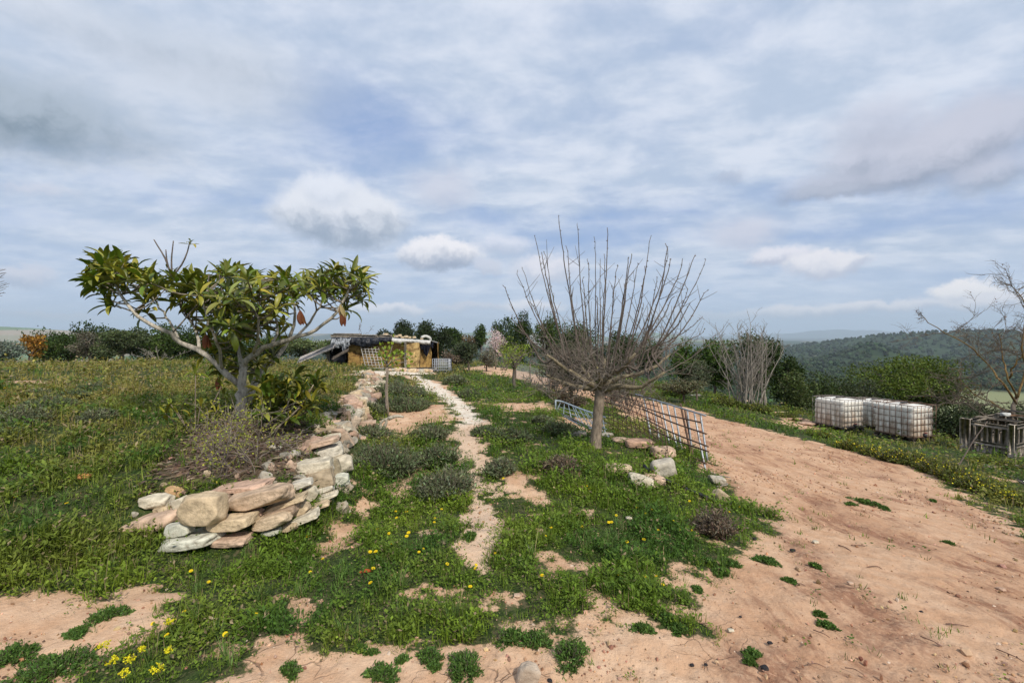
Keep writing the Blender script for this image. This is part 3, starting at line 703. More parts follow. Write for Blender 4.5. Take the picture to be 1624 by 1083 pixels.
# ------------------------------------------------------------------ rocks
ICO4 = crown_blob(4)
def rock_mesh(g, c, size, seed, col, rot=None, planes=11, pw=10, rough=.10, base=ICO3):
    q = np.random.default_rng(seed); v0, f0 = base
    nn = np.vstack([rdir(planes, q), np.eye(3), -np.eye(3)]); hh = np.concatenate([q.uniform(.80, 1.0, planes), q.uniform(.66, .84, 6)])
    dd = np.clip(v0 @ nn.T, 0, None) / hh
    r = 1 / (dd ** pw).sum(1) ** (1 / pw)
    v = v0 * r[:, None]
    v = v * (1 + rough * fbm(v0[:, 0] * 2.5 + seed, v0[:, 1] * 2.5, v0[:, 2] * 2.5, oct=6, seed=seed % 97, gain=.55))[:, None]
    v = v / np.abs(v).max(0) * np.asarray(size) / 2
    if rot is not None: v = v @ np.asarray(rot).T
    tint = np.asarray(col)[None] * (1 + .10 * fbm(v0[:, 0] * 1.5, v0[:, 1] * 1.5, v0[:, 2] * 1.5 + seed, oct=3, seed=3))[:, None]
    g.add(v + np.asarray(c), None, f0, tint)
TAN = (.54, .42, .27); PINK = (.56, .40, .285); CREAM = (.60, .53, .40); PALE = (.53, .52, .42); WHITE = (.60, .55, .45); RED = (.49, .33, .24); GREY = (.44, .40, .32); ORNG = (.50, .32, .16)
# px, py, width, height, tilt, colour, distance (None: from the course of the wall front)
WS = [(240, 798, 46, 28, 4, CREAM, 3.82), (273, 780, 28, 18, -10, ORNG, 4.1), (315, 811, 66, 60, 3, TAN, 3.55), (284, 801, 22, 26, 20, CREAM, 3.72),
      (281, 841, 42, 28, 10, PALE, 3.55), (362, 833, 66, 35, 6, TAN, 3.62), (404, 794, 104, 42, 12, (.56, .41, .28), 3.78), (376, 777, 84, 20, 6, RED, 4.05), (426, 830, 58, 32, 16, (.56, .43, .29), 3.72),
      (447, 801, 66, 17, 18, TAN, 3.88), (467, 811, 38, 24, 18, TAN, 3.98), (474, 826, 54, 22, 20, CREAM, 3.95), (428, 846, 28, 15, 10, PALE, 3.74), (489, 747, 64, 42, 6, CREAM, 4.7),
      (474, 770, 36, 21, 12, WHITE, 4.3), (486, 788, 30, 25, 30, (.50, .44, .32), 4.2), (509, 778, 34, 19, 10, WHITE, 4.42), (511, 792, 42, 14, 16, CREAM, 4.35), (499, 805, 40, 14, 14, TAN, 4.2), (532, 764, 36, 26, 14, PALE, 4.75),
      (536, 739, 38, 34, 10, CREAM, 5.1), (541, 774, 24, 34, 55, (.50, .42, .32), 4.75), (516, 718, 48, 28, 5, WHITE, 5.2), (494, 707, 74, 20, 14, PINK, 5.5), (464, 720, 18, 13, 0, WHITE, 5.4), (434, 712, 18, 12, -15, CREAM, 5.5),
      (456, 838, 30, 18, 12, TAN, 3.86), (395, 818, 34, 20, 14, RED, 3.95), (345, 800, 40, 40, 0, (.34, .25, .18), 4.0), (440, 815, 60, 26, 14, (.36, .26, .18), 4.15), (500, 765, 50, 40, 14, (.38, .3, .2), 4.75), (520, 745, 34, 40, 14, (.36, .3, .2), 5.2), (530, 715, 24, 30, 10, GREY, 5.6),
      (546, 700, 24, 30, 30, (.48, .36, .26), 6.2), (521, 695, 34, 14, 10, CREAM, 6.1), (534, 678, 40, 20, 8, GREY, 6.6), (519, 673, 38, 16, 6, PINK, 6.9), (549, 686, 26, 30, 40, (.46, .38, .28), 6.5), (558, 676, 14, 36, -30, (.5, .4, .3), 6.9),
      (582, 673, 27, 15, 0, PINK, 7.6), (565, 661, 11, 30, -30, WHITE, 7.6), (561, 643, 24, 16, 0, RED, 9.0), (541, 646, 26, 12, 10, PINK, 8.8), (575, 641, 12, 18, 5, TAN, 9.2), (568, 655, 20, 16, 0, (.42, .36, .26), 8.4), (580, 655, 12, 22, 5, TAN, 8.5),
      (556, 662, 16, 14, 0, GREY, 7.9), (548, 657, 16, 9, 0, CREAM, 8.3), (570, 669, 14, 16, 0, TAN, 7.8), (547, 629, 18, 8, 0, PINK, 10.5), (530, 655, 20, 8, 0, PINK, 8.2)]
wall0 = G(430, 852)
wall = empty('stone_wall', wall0, 'low curved dry stone retaining wall of pink and cream rocks round the big-leaved tree', 'stone wall')
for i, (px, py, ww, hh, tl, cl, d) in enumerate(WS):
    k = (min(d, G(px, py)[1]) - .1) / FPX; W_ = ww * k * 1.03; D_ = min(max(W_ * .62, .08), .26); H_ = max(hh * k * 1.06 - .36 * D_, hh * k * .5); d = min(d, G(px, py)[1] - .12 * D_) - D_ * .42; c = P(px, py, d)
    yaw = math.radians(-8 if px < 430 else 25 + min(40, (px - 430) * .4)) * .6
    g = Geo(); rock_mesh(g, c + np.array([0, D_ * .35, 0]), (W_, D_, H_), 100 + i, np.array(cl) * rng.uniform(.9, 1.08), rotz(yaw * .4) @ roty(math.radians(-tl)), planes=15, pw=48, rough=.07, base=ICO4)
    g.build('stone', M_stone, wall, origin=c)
# small stones packed into the core of the wall
gg = np.random.default_rng(13); g = Geo(); v0, f0 = ICO1
line = np.array([G(*p)[:2] for p in [(262, 800), (330, 795), (400, 790), (455, 790), (500, 760), (522, 725), (535, 700), (545, 675), (562, 655), (572, 642), (588, 620), (594, 604)]])
sg = np.linalg.norm(np.diff(line, axis=0), axis=1); cu = np.append(0, np.cumsum(sg)); n = 420; s_ = gg.uniform(0, cu[-1], n)
xx = np.interp(s_, cu, line[:, 0]) + gg.normal(0, .14, n); yy = np.interp(s_, cu, line[:, 1]) + gg.normal(0, .14, n); zz_ = Zf(xx, yy); sz = gg.uniform(.02, .06, n) * (.6 + yy / 6)
V = v0[None] * (1 + .22 * gg.normal(size=(n, len(v0), 1)).clip(-1.3, 1.3)) * (sz[:, None] * gg.uniform(.5, 1.2, (n, 3)))[:, None] + np.stack([xx, yy, zz_ + sz * .3], -1)[:, None]
cc = np.array([PINK, TAN, RED, CREAM, GREY])[gg.integers(5, size=n)] * gg.uniform(.55, .95, (n, 1))  # stone tones darkened to paint shadow into the gaps of the wall
g.add(V.reshape(-1, 3), None, (f0[None] + np.arange(n)[:, None, None] * len(v0)).reshape(-1, 3), np.repeat(cc, len(v0), 0)); o = g.build('rubble_core', M_stone, wall, smooth=False); o['kind'] = 'stuff'
# the tumbled far end of the wall
gg = np.random.default_rng(3)
for i in range(46):
    t = i / 45; d = 9.6 * (1 - t) + 17.5 * t
    # left edge and right edge of the heap in the photograph
    xl = np.interp(t, [0, .4, 1], [556, 566, 578]); xr = np.interp(t, [0, .3, 1], [582, 602, 609]); yb = np.interp(t, [0, .35, .7, 1], [644, 640, 622, 604]); yt = np.interp(t, [0, .4, 1], [634, 612, 588])
    u = gg.random(); px = xl + (xr - xl) * u; py = yb + (yt - yb) * (gg.random() if u > .5 else .7 + .3 * gg.random())
    c = P(px, py, d); s = gg.uniform(.16, .34)
    g = Geo(); rock_mesh(g, c, (s * gg.uniform(.9, 1.5), s, s * gg.uniform(.45, .8)), 300 + i, np.array([PINK, RED, TAN, PINK, CREAM][gg.integers(5)]) * gg.uniform(.85, 1.05), rotz(gg.uniform(-1, 1)) @ roty(gg.uniform(-.4, .4)), base=ICO2)
    g.build('stone', M_stone, wall, origin=c)
def loose_rock(px, py, ww, hh, tl, cl, label, d=None, seed=0, group=None, dep=.8, sink=0):
    gp = G(px, py + hh * .45); d = d or gp[1]; k = d / FPX; c = P(px, py, d)
    g = Geo(); rock_mesh(g, c + np.array([0, ww * k * dep * .3, -sink]), (ww * k * 1.06, ww * k * dep, max(hh * k * 1.05 - .3 * ww * k * dep, hh * k * .55)), 500 + seed, cl, roty(math.radians(-tl)), planes=13, pw=24)
    return tag(g.build('rock', M_stone, origin='base'), label, 'rock', group)
loose_rock(236, 831, 98, 46, 12, PINK, 'pink sloping slab at the left end of the stone wall', 3.62, 1)
loose_rock(293, 863, 84, 32, 6, PALE, 'pale grey-green flat slab lying in front of the stone wall', None, 2)
loose_rock(362, 861, 54, 22, 2, (.52, .37, .26), 'pinkish broken slab set flat in the grass under the wall', None, 3)
loose_rock(838, 1068, 40, 42, 70, (.46, .37, .28), 'smooth buff stone half buried in bare earth at the bottom edge', None, 4, dep=.6, sink=.03)
for i, a in enumerate([(983, 745, 42, 18, 0, TAN, 'square tan rock beside the black pipe, leftmost of the rocks right of the bare tree'), (1020, 765, 38, 24, -12, CREAM, 'cream rock with a flat top just below the black pipe end'),
    (1038, 762, 34, 20, -5, PINK, 'pink rock tucked behind the black pipe'), (1054, 745, 38, 34, 12, (.50, .45, .36), 'white streaked jagged boulder near the leaning mesh panel'),
    (1056, 719, 38, 26, 0, PINK, 'rounded pink boulder seen through the wire mesh'), (1018, 705, 46, 20, 0, (.50, .32, .22), 'long pinkish boulder behind the mesh, right of the bare tree trunk'),
    (985, 699, 30, 11, 0, PINK, 'low pink rock close to the bare tree trunk'), (962, 690, 22, 10, 0, GREY, 'small grey rock just behind the bare tree trunk'), (1146, 789, 26, 24, -40, TAN, 'pointed tan rock standing at the end of the black pipe'),
    (1140, 762, 26, 16, -10, GREY, 'grey broken rock at the foot of the mesh panel'), (915, 689, 30, 12, 0, (.3, .27, .22), 'dark grey stone under the pale blue frame')]):
    loose_rock(*a, d=G(a[0], a[1] + a[3] * .45)[1], seed=20 + i, group='rocks beside the bare tree')
# small single stones
for i, (px, py, s) in enumerate([(998, 822, 10), (1013, 872, 13), (840, 868, 8), (700, 958, 12), (1160, 1000, 9), (1350, 925, 8), (552, 812, 9), (975, 905, 10), (1295, 860, 9), (820, 945, 10)]):
    loose_rock(px, py, s, s * .6, 0, PINK if i % 2 else CREAM, ['small pale stone among the daisies, below the bare tree', 'small pinkish stone low in the turf at the start of the track', 'small pale stone in the middle of the lower turf', 'small pink stone beside the lower dirt patch', 'small pale stone on the track near the bottom edge', 'small pink stone on the middle of the track', 'small pale stone just right of the wall end', 'small pink stone at the lower rim of the turf', 'small pale stone where turf ends at the track', 'small pink stone in the grass above the bottom bare earth'][i], None, 60 + i, 'small stones on the ground')

# ------------------------------------------------------------------ big-leaved evergreen tree
def loquat():
    gq = np.random.default_rng(21); base = G(380, 664); D0 = base[1]
    t = empty('broadleaf_tree', base, 'low spreading evergreen tree with long glossy drooping leaves and pale forked trunk', 'tree')
    L = {}; TR = []
    def limb(name, pts, r0, r1, k=14):
        p = spline([P(x, y, D0 + dd) for x, y, dd in pts], k); rr = (np.linspace(1, 0, k) ** .8 * (r0 - r1) + r1) * .80
        p[1:-1] += gq.normal(0, .008, (k - 2, 3)); L[name] = p
        g = Geo(); tubes(g, p, rr * (1 + .08 * gq.normal(size=k)), 9, (.50, .45, .37)); o = g.build('trunk' if name.startswith('trunk') else 'limb', M_bark, t if name.startswith('trunk') else TR[0]); TR.append(o)
    limb('trunk1', [(379, 668, 0), (383, 633, 0), (384, 600, 0), (386, 578, 0)], .085, .055)
    limb('trunk2', [(394, 640, .12), (402, 612, .15), (418, 586, .3), (439, 566, .45), (457, 541, .6), (468, 500, .7), (462, 470, .8)], .06, .014)
    limb('a', [(378, 608, 0), (353, 586, -.05), (316, 556, -.15), (286, 543, -.2), (266, 526, -.3), (233, 510, -.4), (210, 493, -.5), (186, 456, -.5), (178, 420, -.5)], .05, .011, 20)
    limb('b', [(385, 582, 0), (391, 572, -.05), (406, 559, -.1), (432, 547, -.15), (466, 536, -.25), (499, 523, -.3), (529, 503, -.35), (548, 472, -.4), (560, 450, -.4)], .05, .011, 20)
    limb('c', [(384, 582, .02), (376, 545, .2), (368, 500, .3), (372, 455, .35)], .04, .010)
    limb('d', [(316, 556, -.15), (312, 530, .1), (300, 505, .3), (285, 480, .5), (270, 445, .6)], .026, .009)
    limb('e', [(353, 586, -.05), (345, 550, -.4), (330, 510, -.6), (318, 470, -.7)], .026, .009)
    limb('f', [(432, 547, -.15), (440, 525, .2), (430, 490, .3), (425, 450, .3)], .026, .009)
    limb('g', [(466, 536, -.25), (488, 515, .3), (510, 480, .5), (520, 450, .5)], .024, .009)
    limb('h', [(402, 562, -.1), (410, 530, -.5), (405, 490, -.6), (396, 450, -.6)], .026, .009)
    limb('i', [(286, 543, -.2), (262, 500, .2), (240, 470, .3), (222, 440, .3)], .02, .008)
    # bare twigs above the crown
    tw = [[(273, 440, -.1), (262, 410, -.1), (250, 390, -.1), (244, 380, -.1)], [(273, 440, -.1), (272, 412, -.1), (275, 382, -.1)], [(274, 438, -.1), (288, 420, -.1), (297, 400, -.1), (301, 383, -.1)], [(272, 438, -.1), (265, 415, -.1), (263, 396, -.1)], [(273, 470, .1), (272, 455, 0), (273, 438, -.1)],
          [(352, 470, -.2), (350, 440, -.2), (352, 432, -.2)], [(330, 470, -.4), (331, 436, -.4)], [(358, 500, -.3), (347, 430, -.4)], [(390, 520, -.5), (408, 495, -.5), (415, 470, -.5)]]
    g = Geo()
    for q in tw: tubes(g, spline([P(x, y, D0 + dd) for x, y, dd in q], 7), np.linspace(.012, .006, 7), 6, (.16, .13, .11))
    nodes = np.concatenate([v[len(v) // 3:] for k_, v in L.items() if not k_.startswith('trunk1')])
    env = np.array([(128, 425), (150, 402), (185, 398), (225, 425), (262, 448), (300, 440), (335, 442), (350, 415), (385, 425), (412, 436), (440, 428), (478, 436), (505, 428), (535, 420), (572, 420), (592, 432), (588, 462), (575, 492), (560, 488), (535, 478), (500, 484), (470, 490), (440, 512), (410, 536), (385, 552), (365, 538), (338, 520), (310, 500), (285, 484), (245, 476), (225, 462), (180, 464), (150, 464), (136, 450)], float)
    R_ = []
    while len(R_) < 165:
        x, y = gq.uniform(125, 595), gq.uniform(398, 575)
        if inpoly(np.array([x]), np.array([y]), env)[0] < 9: continue
        wdt = 1 - abs((x - 365) / 260) ** 2; dd = gq.uniform(-1, 1) * (.35 + .9 * max(wdt, 0)); c = P(x, y, D0 + dd)
        if R_ and min(np.linalg.norm(np.array(R_) - c, axis=1)) < .15: continue
        R_.append(c)
    for (x, y, dd) in [(150, 412, -.5), (166, 408, -.4), (184, 402, -.5), (205, 415, -.3), (138, 430, -.5), (145, 445, -.5), (370, 424, 0), (360, 418, -.2), (440, 432, 0), (470, 438, -.2), (540, 428, -.4), (571, 424, -.4), (585, 432, -.3), (508, 432, .1), (562, 500, -.3), (575, 470, -.3), (150, 470, -.4), (165, 490, -.4), (220, 486, -.4), (590, 445, -.4)]: R_.append(P(365 + (x - 365) * .93, 450 + (y - 450) * .75 + 4, D0 + dd))
    for _ in range(16): R_.append(P(gq.uniform(225, 330), gq.uniform(440, 496), D0 + gq.uniform(-.5, .6)))
    for _ in range(24): R_.append(P(gq.uniform(325, 450), gq.uniform(505, 590), D0 + gq.uniform(-.1, .9)))
    R_ = np.array(R_)
    cen = P(372, 560, D0)
    for c in R_:
        dn = np.linalg.norm(nodes - c, axis=1) + np.clip(nodes[:, 2] - c[2] + .08, 0, 9) * 2; n0 = nodes[np.argmin(dn)]
        mid = (n0 + c) / 2 + gq.normal(0, .02, 3) - np.array([0, 0, .03]); Lg = np.linalg.norm(c - n0)
        tubes(g, spline([n0, mid, c], 6), np.linspace(.008 + .008 * min(Lg, .8), .006, 6), 5, (.24, .20, .15))
    g.build('twigs', M_bark, t)
    lv = Geo(); old = Geo(); new = Geo()
    def rosette(c, n, Lm, out, tgt=lv, col=(.095, .130, .012), droop=1.15):
        ax = nrm(np.array(out)[None])[0]; a = nrm(np.cross(ax, [0.3, .9, .1])[None])[0]; b = np.cross(ax, a)
        th = np.arange(n) * 2.4 + gq.uniform(0, 6); ph = np.linspace(.25, 1.65, n) * gq.uniform(.8, 1.15, n)
        d = np.cos(ph)[:, None] * ax + np.sin(ph)[:, None] * (np.cos(th)[:, None] * a + np.sin(th)[:, None] * b)
        up = nrm(ax[None] * np.sin(ph)[:, None] - np.cos(ph)[:, None] * (np.cos(th)[:, None] * a + np.sin(th)[:, None] * b) + np.array([0, 0, .4]))
        L_ = Lm * gq.uniform(.5, 1.1, n)
        cl = cvar(col, n, .30, .08, gq); yl = gq.random(n) < .36; cl[yl] = cvar((.27, .26, .030), yl.sum(), .25, .06, gq)
        back = gq.random(n) < .14; cl[back] = cvar((.20, .21, .055), back.sum(), .2, .05, gq)
        leaves(tgt, np.repeat(c[None], n, 0) - ax * gq.uniform(0, .05, n)[:, None], d, up, L_, L_ * gq.uniform(.20, .29, n), cl, K=7, bend=gq.uniform(.2, 1.5, n) * droop, fold=.45, shape=np.array([.10, .45, .82, 1.0, .95, .62, .04]))
    for c in R_:
        o = (c - cen) * np.array([.5, .5, .6]) + np.array([0, 0, .75]) + gq.normal(0, .25, 3)
        rosette(c, gq.integers(8, 13), .265, o)
    rosette(P(302, 384, D0 - .1), 6, .15, (0, 0, 1)); rosette(P(265, 425, D0 - .1), 3, .13, (0, 0, 1))
    # low growth by the trunk
    low = empty('leafy_sucker', G(455, 668), 'low clump of large glossy green leaves right of the pale forked trunk', 'shrub')
    lo = Geo(); st = Geo()
    for i in range(46):
        x, y = gq.uniform(412, 505), gq.uniform(596, 668); c = P(x, y, D0 - .5 + gq.uniform(-.5, .5)); rosette(c, 9, .24, (gq.normal(0, .4), gq.normal(0, .4), .8), lo, (.055, .085, .010))
        if i % 2: tubes(st, spline([P(440 + gq.uniform(-20, 20), 668, D0 - .5), P((440 + x) / 2, (668 + y) / 2 + 4, D0 - .5), c], 6), np.linspace(.012, .006, 6), 5, (.22, .17, .12))
    for i in range(10): c = P(gq.uniform(400, 425), gq.uniform(610, 650), D0 + .3); rosette(c, 9, .22, (0, 0, 1), lo, (.05, .08, .01))
    tubes(st, spline([P(425, 690, D0 - .9), P(455, 665, D0 - .9), P(480, 640, D0 - .9), P(497, 610, D0 - .9)], 9), np.linspace(.014, .006, 9), 6, (.26, .21, .15))
    lo.build('leaves', M_gloss, low); st.build('stems', M_bark, low)
    yl_ = empty('leafy_sucker', G(280, 700), 'yellow-green young leafy clump at the left edge of the twiggy bush', 'shrub')
    l2 = Geo(); s2 = Geo()
    for (x, y) in [(270, 640), (280, 650), (262, 655), (300, 660), (318, 640), (330, 668), (292, 672), (345, 650), (310, 590), (352, 610)]:
        c = P(x, y, D0 - .7); rosette(c, 7, .19, (gq.normal(0, .4), 0, .8), l2, (.13, .16, .02)); tubes(s2, spline([P(310, 700, D0 - .7), c], 4), np.linspace(.01, .005, 4), 5, (.2, .16, .12))
    l2.build('leaves', M_gloss, yl_); s2.build('stems', M_bark, yl_)
    lv.build('crown', M_gloss, t)
    for (x, y, dd) in [(476, 492, -.9), (540, 483, -.9), (347, 597, -.3), (327, 530, -.6), (546, 494, -.9)]:
        dd_ = Geo(); n = 5; c = P(x, y, D0 + dd); leaves(dd_, np.repeat(c[None], n, 0), np.tile([0, 0, -1.], (n, 1)) + gq.normal(0, .2, (n, 3)), np.tile([0, -1., 0.1], (n, 1)), np.full(n, .17), np.full(n, .05), cvar((.20, .07, .03) if x != 540 else (.25, .16, .08), n, .2, .08, gq), K=6, bend=.4, fold=.5)
        tag(dd_.build('dead_leaves', M_leaf, t), 'hanging cluster of withered red-brown leaves')
loquat()

# ------------------------------------------------------------------ leafless fruit tree with upright shoots
def bare_tree():
    gq = np.random.default_rng(31); base = G(944, 710); D0 = base[1]
    t = empty('fruit_tree', base, 'leafless fruit tree with a straight trunk and a fan of upright budded shoots', 'tree')
    g = Geo(); p = spline([P(944, 713, D0), P(945, 690, D0), P(949, 650, D0), P(952, 612, D0)], 12); p[1:, :2] += gq.normal(0, .004, (11, 2))
    rad = np.interp(np.linspace(0, 1, 12), [0, .12, .5, .9, 1], [.105, .083, .070, .072, .082]); tubes(g, p, rad, 14, (.24, .19, .14)); TK = g.build('trunk', M_bark, t)
    heads = []
    lim = [[(950, 620, 0), (935, 600, .1), (920, 578, .2), (908, 556, .3)], [(950, 616, 0), (924, 602, -.2), (895, 584, -.35), (868, 562, -.5)], [(952, 614, 0), (975, 601, .1), (1005, 594, .2), (1040, 580, .35), (1062, 562, .4)],
           [(952, 612, 0), (965, 595, -.2), (985, 585, -.4), (1008, 562, -.6)], [(952, 612, 0), (955, 590, .3), (960, 570, .5)], [(952, 618, 0), (990, 612, -.2), (1020, 612, -.4), (1052, 590, -.6)], [(950, 616, 0), (930, 604, .4), (896, 570, .8)], [(950, 616, 0), (952, 600, -.4), (945, 585, -.7)], [(950, 618, 0), (905, 612, .1), (866, 594, .2)]]
    for l in lim:
        q = spline([P(x, y, D0 + d) for x, y, d in l], 10); q += gq.normal(0, .008, q.shape); heads.append(q)
        g = Geo(); tubes(g, q, np.linspace(.042, .016, 10), 8, (.23, .19, .12)); g.build('limb', M_bark, TK)
    H = np.concatenate([h[2:] for h in heads])
    tops = [(797, 452), (821, 428), (828, 426), (848, 375), (859, 400), (863, 401), (886, 343), (898, 391), (915, 356), (931, 412), (942, 375), (952, 412), (958, 403), (963, 361), (980, 422), (996, 410), (1002, 405), (1012, 419), (1023, 424), (1033, 373), (1055, 386), (1059, 396), (1063, 412), (1082, 412), (1086, 452), (1102, 405), (1119, 412), (1122, 461), (1114, 503), (1117, 522), (875, 455), (905, 470), (925, 440), (970, 455), (990, 450), (1042, 440), (1070, 470), (840, 480), (855, 520), (812, 500), (1095, 480), (945, 470), (1020, 480)]
    shp = []; S = Geo(); tipsP = []; nodesP = []
    bc = (.125, .10, .082)
    for i, (x, y) in enumerate(tops):
        dd = gq.uniform(-.75, .75); bx = 950 + (x - 950) * gq.uniform(.42, .6); by = 588 - abs(x - 950) * .10 + gq.uniform(-14, 8)
        b = P(bx, by, D0 + dd * .6); n0 = H[np.argmin(np.linalg.norm(H - b, axis=1))]
        T = P(x, y, D0 + dd); m1 = P(bx + (x - bx) * .42, by + (y - by) * .35, D0 + dd * .8); m2 = P(bx + (x - bx) * .75, by + (y - by) * .68, D0 + dd * .95)
        q = spline([n0, b, m1, m2, T], 26); q[2:-1] += np.cumsum(gq.normal(0, .0042, (23, 3)), 0)
        tubes(S, q, np.linspace(.0145, .0042, 26) * gq.uniform(.75, 1.2), 6, bc); shp.append(q)
        for k_ in range(gq.integers(3, 8)):       # side twigs
            s0 = q[gq.integers(6, 23)]; dr = np.array([gq.normal(0, .6), gq.normal(0, .6), gq.uniform(.2, 1)]); dr /= np.linalg.norm(dr); l = gq.uniform(.06, .35)
            tubes(S, spline([s0, s0 + dr * l * .5 + [0, 0, .02], s0 + dr * l + [0, 0, .05]], 5), np.linspace(.004, .002, 5), 4, bc)
    S.build('shoots', M_twig, t)
    F = Geo(); Pn = []; Rn = []
    def grow(s0, dr, l, r, lev):
        K = 7; q = [s0]; d_ = dr.copy()
        for k_ in range(K - 1):
            d_ = d_ + gq.normal(0, .16, 3) + np.array([0, 0, .07]); d_ /= np.linalg.norm(d_); q.append(q[-1] + d_ * l / (K - 1))
        q = np.array(q); Pn.append(q); Rn.append(np.linspace(r, r * .45, K))
        if lev < 2:
            for k_ in range(gq.integers(2, 5)):
                s1 = q[gq.integers(1, K)]; dv = d_ + gq.normal(0, .75, 3); dv /= np.linalg.norm(dv); grow(s1, dv, l * gq.uniform(.4, .75), r * .6, lev + 1)
    for i in range(85):
        s0 = H[gq.integers(len(H))]; ang = gq.uniform(0, 6.28); dv = np.array([math.cos(ang), math.sin(ang) * .9, gq.uniform(-.35, .8)]); out = (s0 - P(950, 610, D0)); out[2] = 0; dv += out * 1.3; dv /= np.linalg.norm(dv)
        grow(s0, dv, gq.uniform(.35, .85), gq.uniform(.004, .008), 0)
    tubes(F, np.array(Pn), np.array(Rn), 4, (.18, .15, .12), cap=False); F.build('twigs', M_twig, t)
    # buds
    B = Geo(); ps = np.concatenate([q[gq.integers(4, 26, 34)] for q in shp]); n = len(ps); d = nrm(gq.normal(0, .6, (n, 3)) + [0, 0, .8])
    cards(B, ps + d * .008, d, rdir(n, gq), gq.uniform(.020, .038, n), gq.uniform(.011, .017, n), cvar((.12, .10, .07), n, .3, .1, gq)); B.build('buds', M_leaf, t)
    ly = Geo(); n = 60; ps = H[gq.integers(len(H), size=n)] + gq.normal(0, .015, (n, 3)); cards(ly, ps, rdir(n, gq), rdir(n, gq), gq.uniform(.03, .06, n), .03, cvar((.22, .19, .06), n, .2, .05, gq)); tag(ly.build('lichen', M_leaf, t), 'yellow lichen on the fork')
bare_tree()

# ------------------------------------------------------------------ twiggy budding bush in the bed
def twig_bush():
    gq = np.random.default_rng(41); base = G(352, 750); D0 = base[1]
    t = empty('twiggy_bush', base, 'grey twiggy bush dotted with tiny yellow-green leaves inside the stone wall', 'bush')
    Pn, Rn, lf = [], [], []
    def grow(s0, dr, l, r, lev):
        K = 7; q = [s0]; d_ = dr.copy()
        for k_ in range(K - 1): d_ = d_ + gq.normal(0, .17, 3); d_ /= np.linalg.norm(d_); q.append(q[-1] + d_ * l / (K - 1))
        q = np.array(q); Pn.append(q); Rn.append(np.linspace(r, r * .5, K)); lf.extend(q[2:] if lev else q[4:])
        if lev < 3:
            for k_ in range(gq.integers(2, 4 if lev else 6)):
                dv = d_ + gq.normal(0, .6, 3); dv /= np.linalg.norm(dv); grow(q[gq.integers(2, K)], dv, l * gq.uniform(.4, .75), r * .62, lev + 1)
    for i in range(22):
        px = gq.choice([350, 372, 330, 400]) + gq.normal(0, 6); b = G(px, 742 + gq.uniform(-22, 14)); a = gq.uniform(0, 6.28); ln = gq.uniform(.05, 1.0)
        grow(b, np.array([math.cos(a) * math.sin(ln), math.sin(a) * math.sin(ln), math.cos(ln)]), gq.uniform(.28, .55), .006, 0)
    g = Geo(); tubes(g, np.array(Pn), np.array(Rn), 4, (.20, .165, .13), cap=False); g.build('twigs', M_twig, t)
    lf = np.array(lf); lf = lf[gq.random(len(lf)) < .38]; n = len(lf); g = Geo(); cards(g, lf + gq.normal(0, .006, (n, 3)), rdir(n, gq), rdir(n, gq), gq.uniform(.012, .026, n), gq.uniform(.009, .016, n), cvar((.30, .33, .035), n, .25, .08, gq)); g.build('leaves', M_leaf, t)
twig_bush()
def litter():
    gq = np.random.default_rng(42); g = Geo(); x, y = gq.uniform(-4, -1, 9000), gq.uniform(3.5, 8, 9000); k = in_bed(x, y) > -.15; x, y = x[k][:4200], y[k][:4200]; n = len(x); z = Zf(x, y)
    d = nrm(np.stack([gq.normal(size=n), gq.normal(size=n), gq.normal(0, .15, n)], -1)); c = cvar((.15, .11, .075), n, .4, .1, gq); pk = gq.random(n) < .15; c[pk] = cvar((.30, .24, .18), pk.sum(), .2, .06, gq)
    leaves(g, np.stack([x, y, z + gq.uniform(.0, .03, n)], -1), d, nrm(gq.normal(0, .4, (n, 3)) + [0, 0, 1]), gq.uniform(.03, .10, n), gq.uniform(.008, .028, n), c, K=4, bend=gq.uniform(-.6, .9, n), fold=.5)
    tag(g.build('leaf_litter', M_leaf), kind='stuff', label='brown dead leaves littering the bed', cat='leaf litter')
    for i, (a, b, r) in enumerate([((455, 712), (532, 676), .014), ((440, 705), (520, 690), .009), ((470, 700), (505, 680), .010), ((425, 735), (470, 712), .008), ((340, 765), (400, 752), .007), ((500, 690), (545, 672), .011)]):
        A, B_ = G(*a) + [0, 0, .03], G(*b) + [0, 0, .06]; g = Geo(); q = spline([A, (A + B_) / 2 + gq.normal(0, .03, 3), B_], 9); q[1:-1] += gq.normal(0, .006, (7, 3)); tubes(g, q, np.linspace(r, r * .5, 9), 6, (.17, .135, .11))
        tag(g.build('stick', M_bark, origin='base'), ['longest dry stick lying in the bed behind the wall', 'thin dry stick beside the longest one in the bed', 'short dry stick near the top of the bed', 'short thick dry stick at the right of the twiggy bush', 'thin dry stick just behind the front of the wall', 'short dry stick against the wall stones'][i], 'stick', 'dry sticks in the bed')
litter()
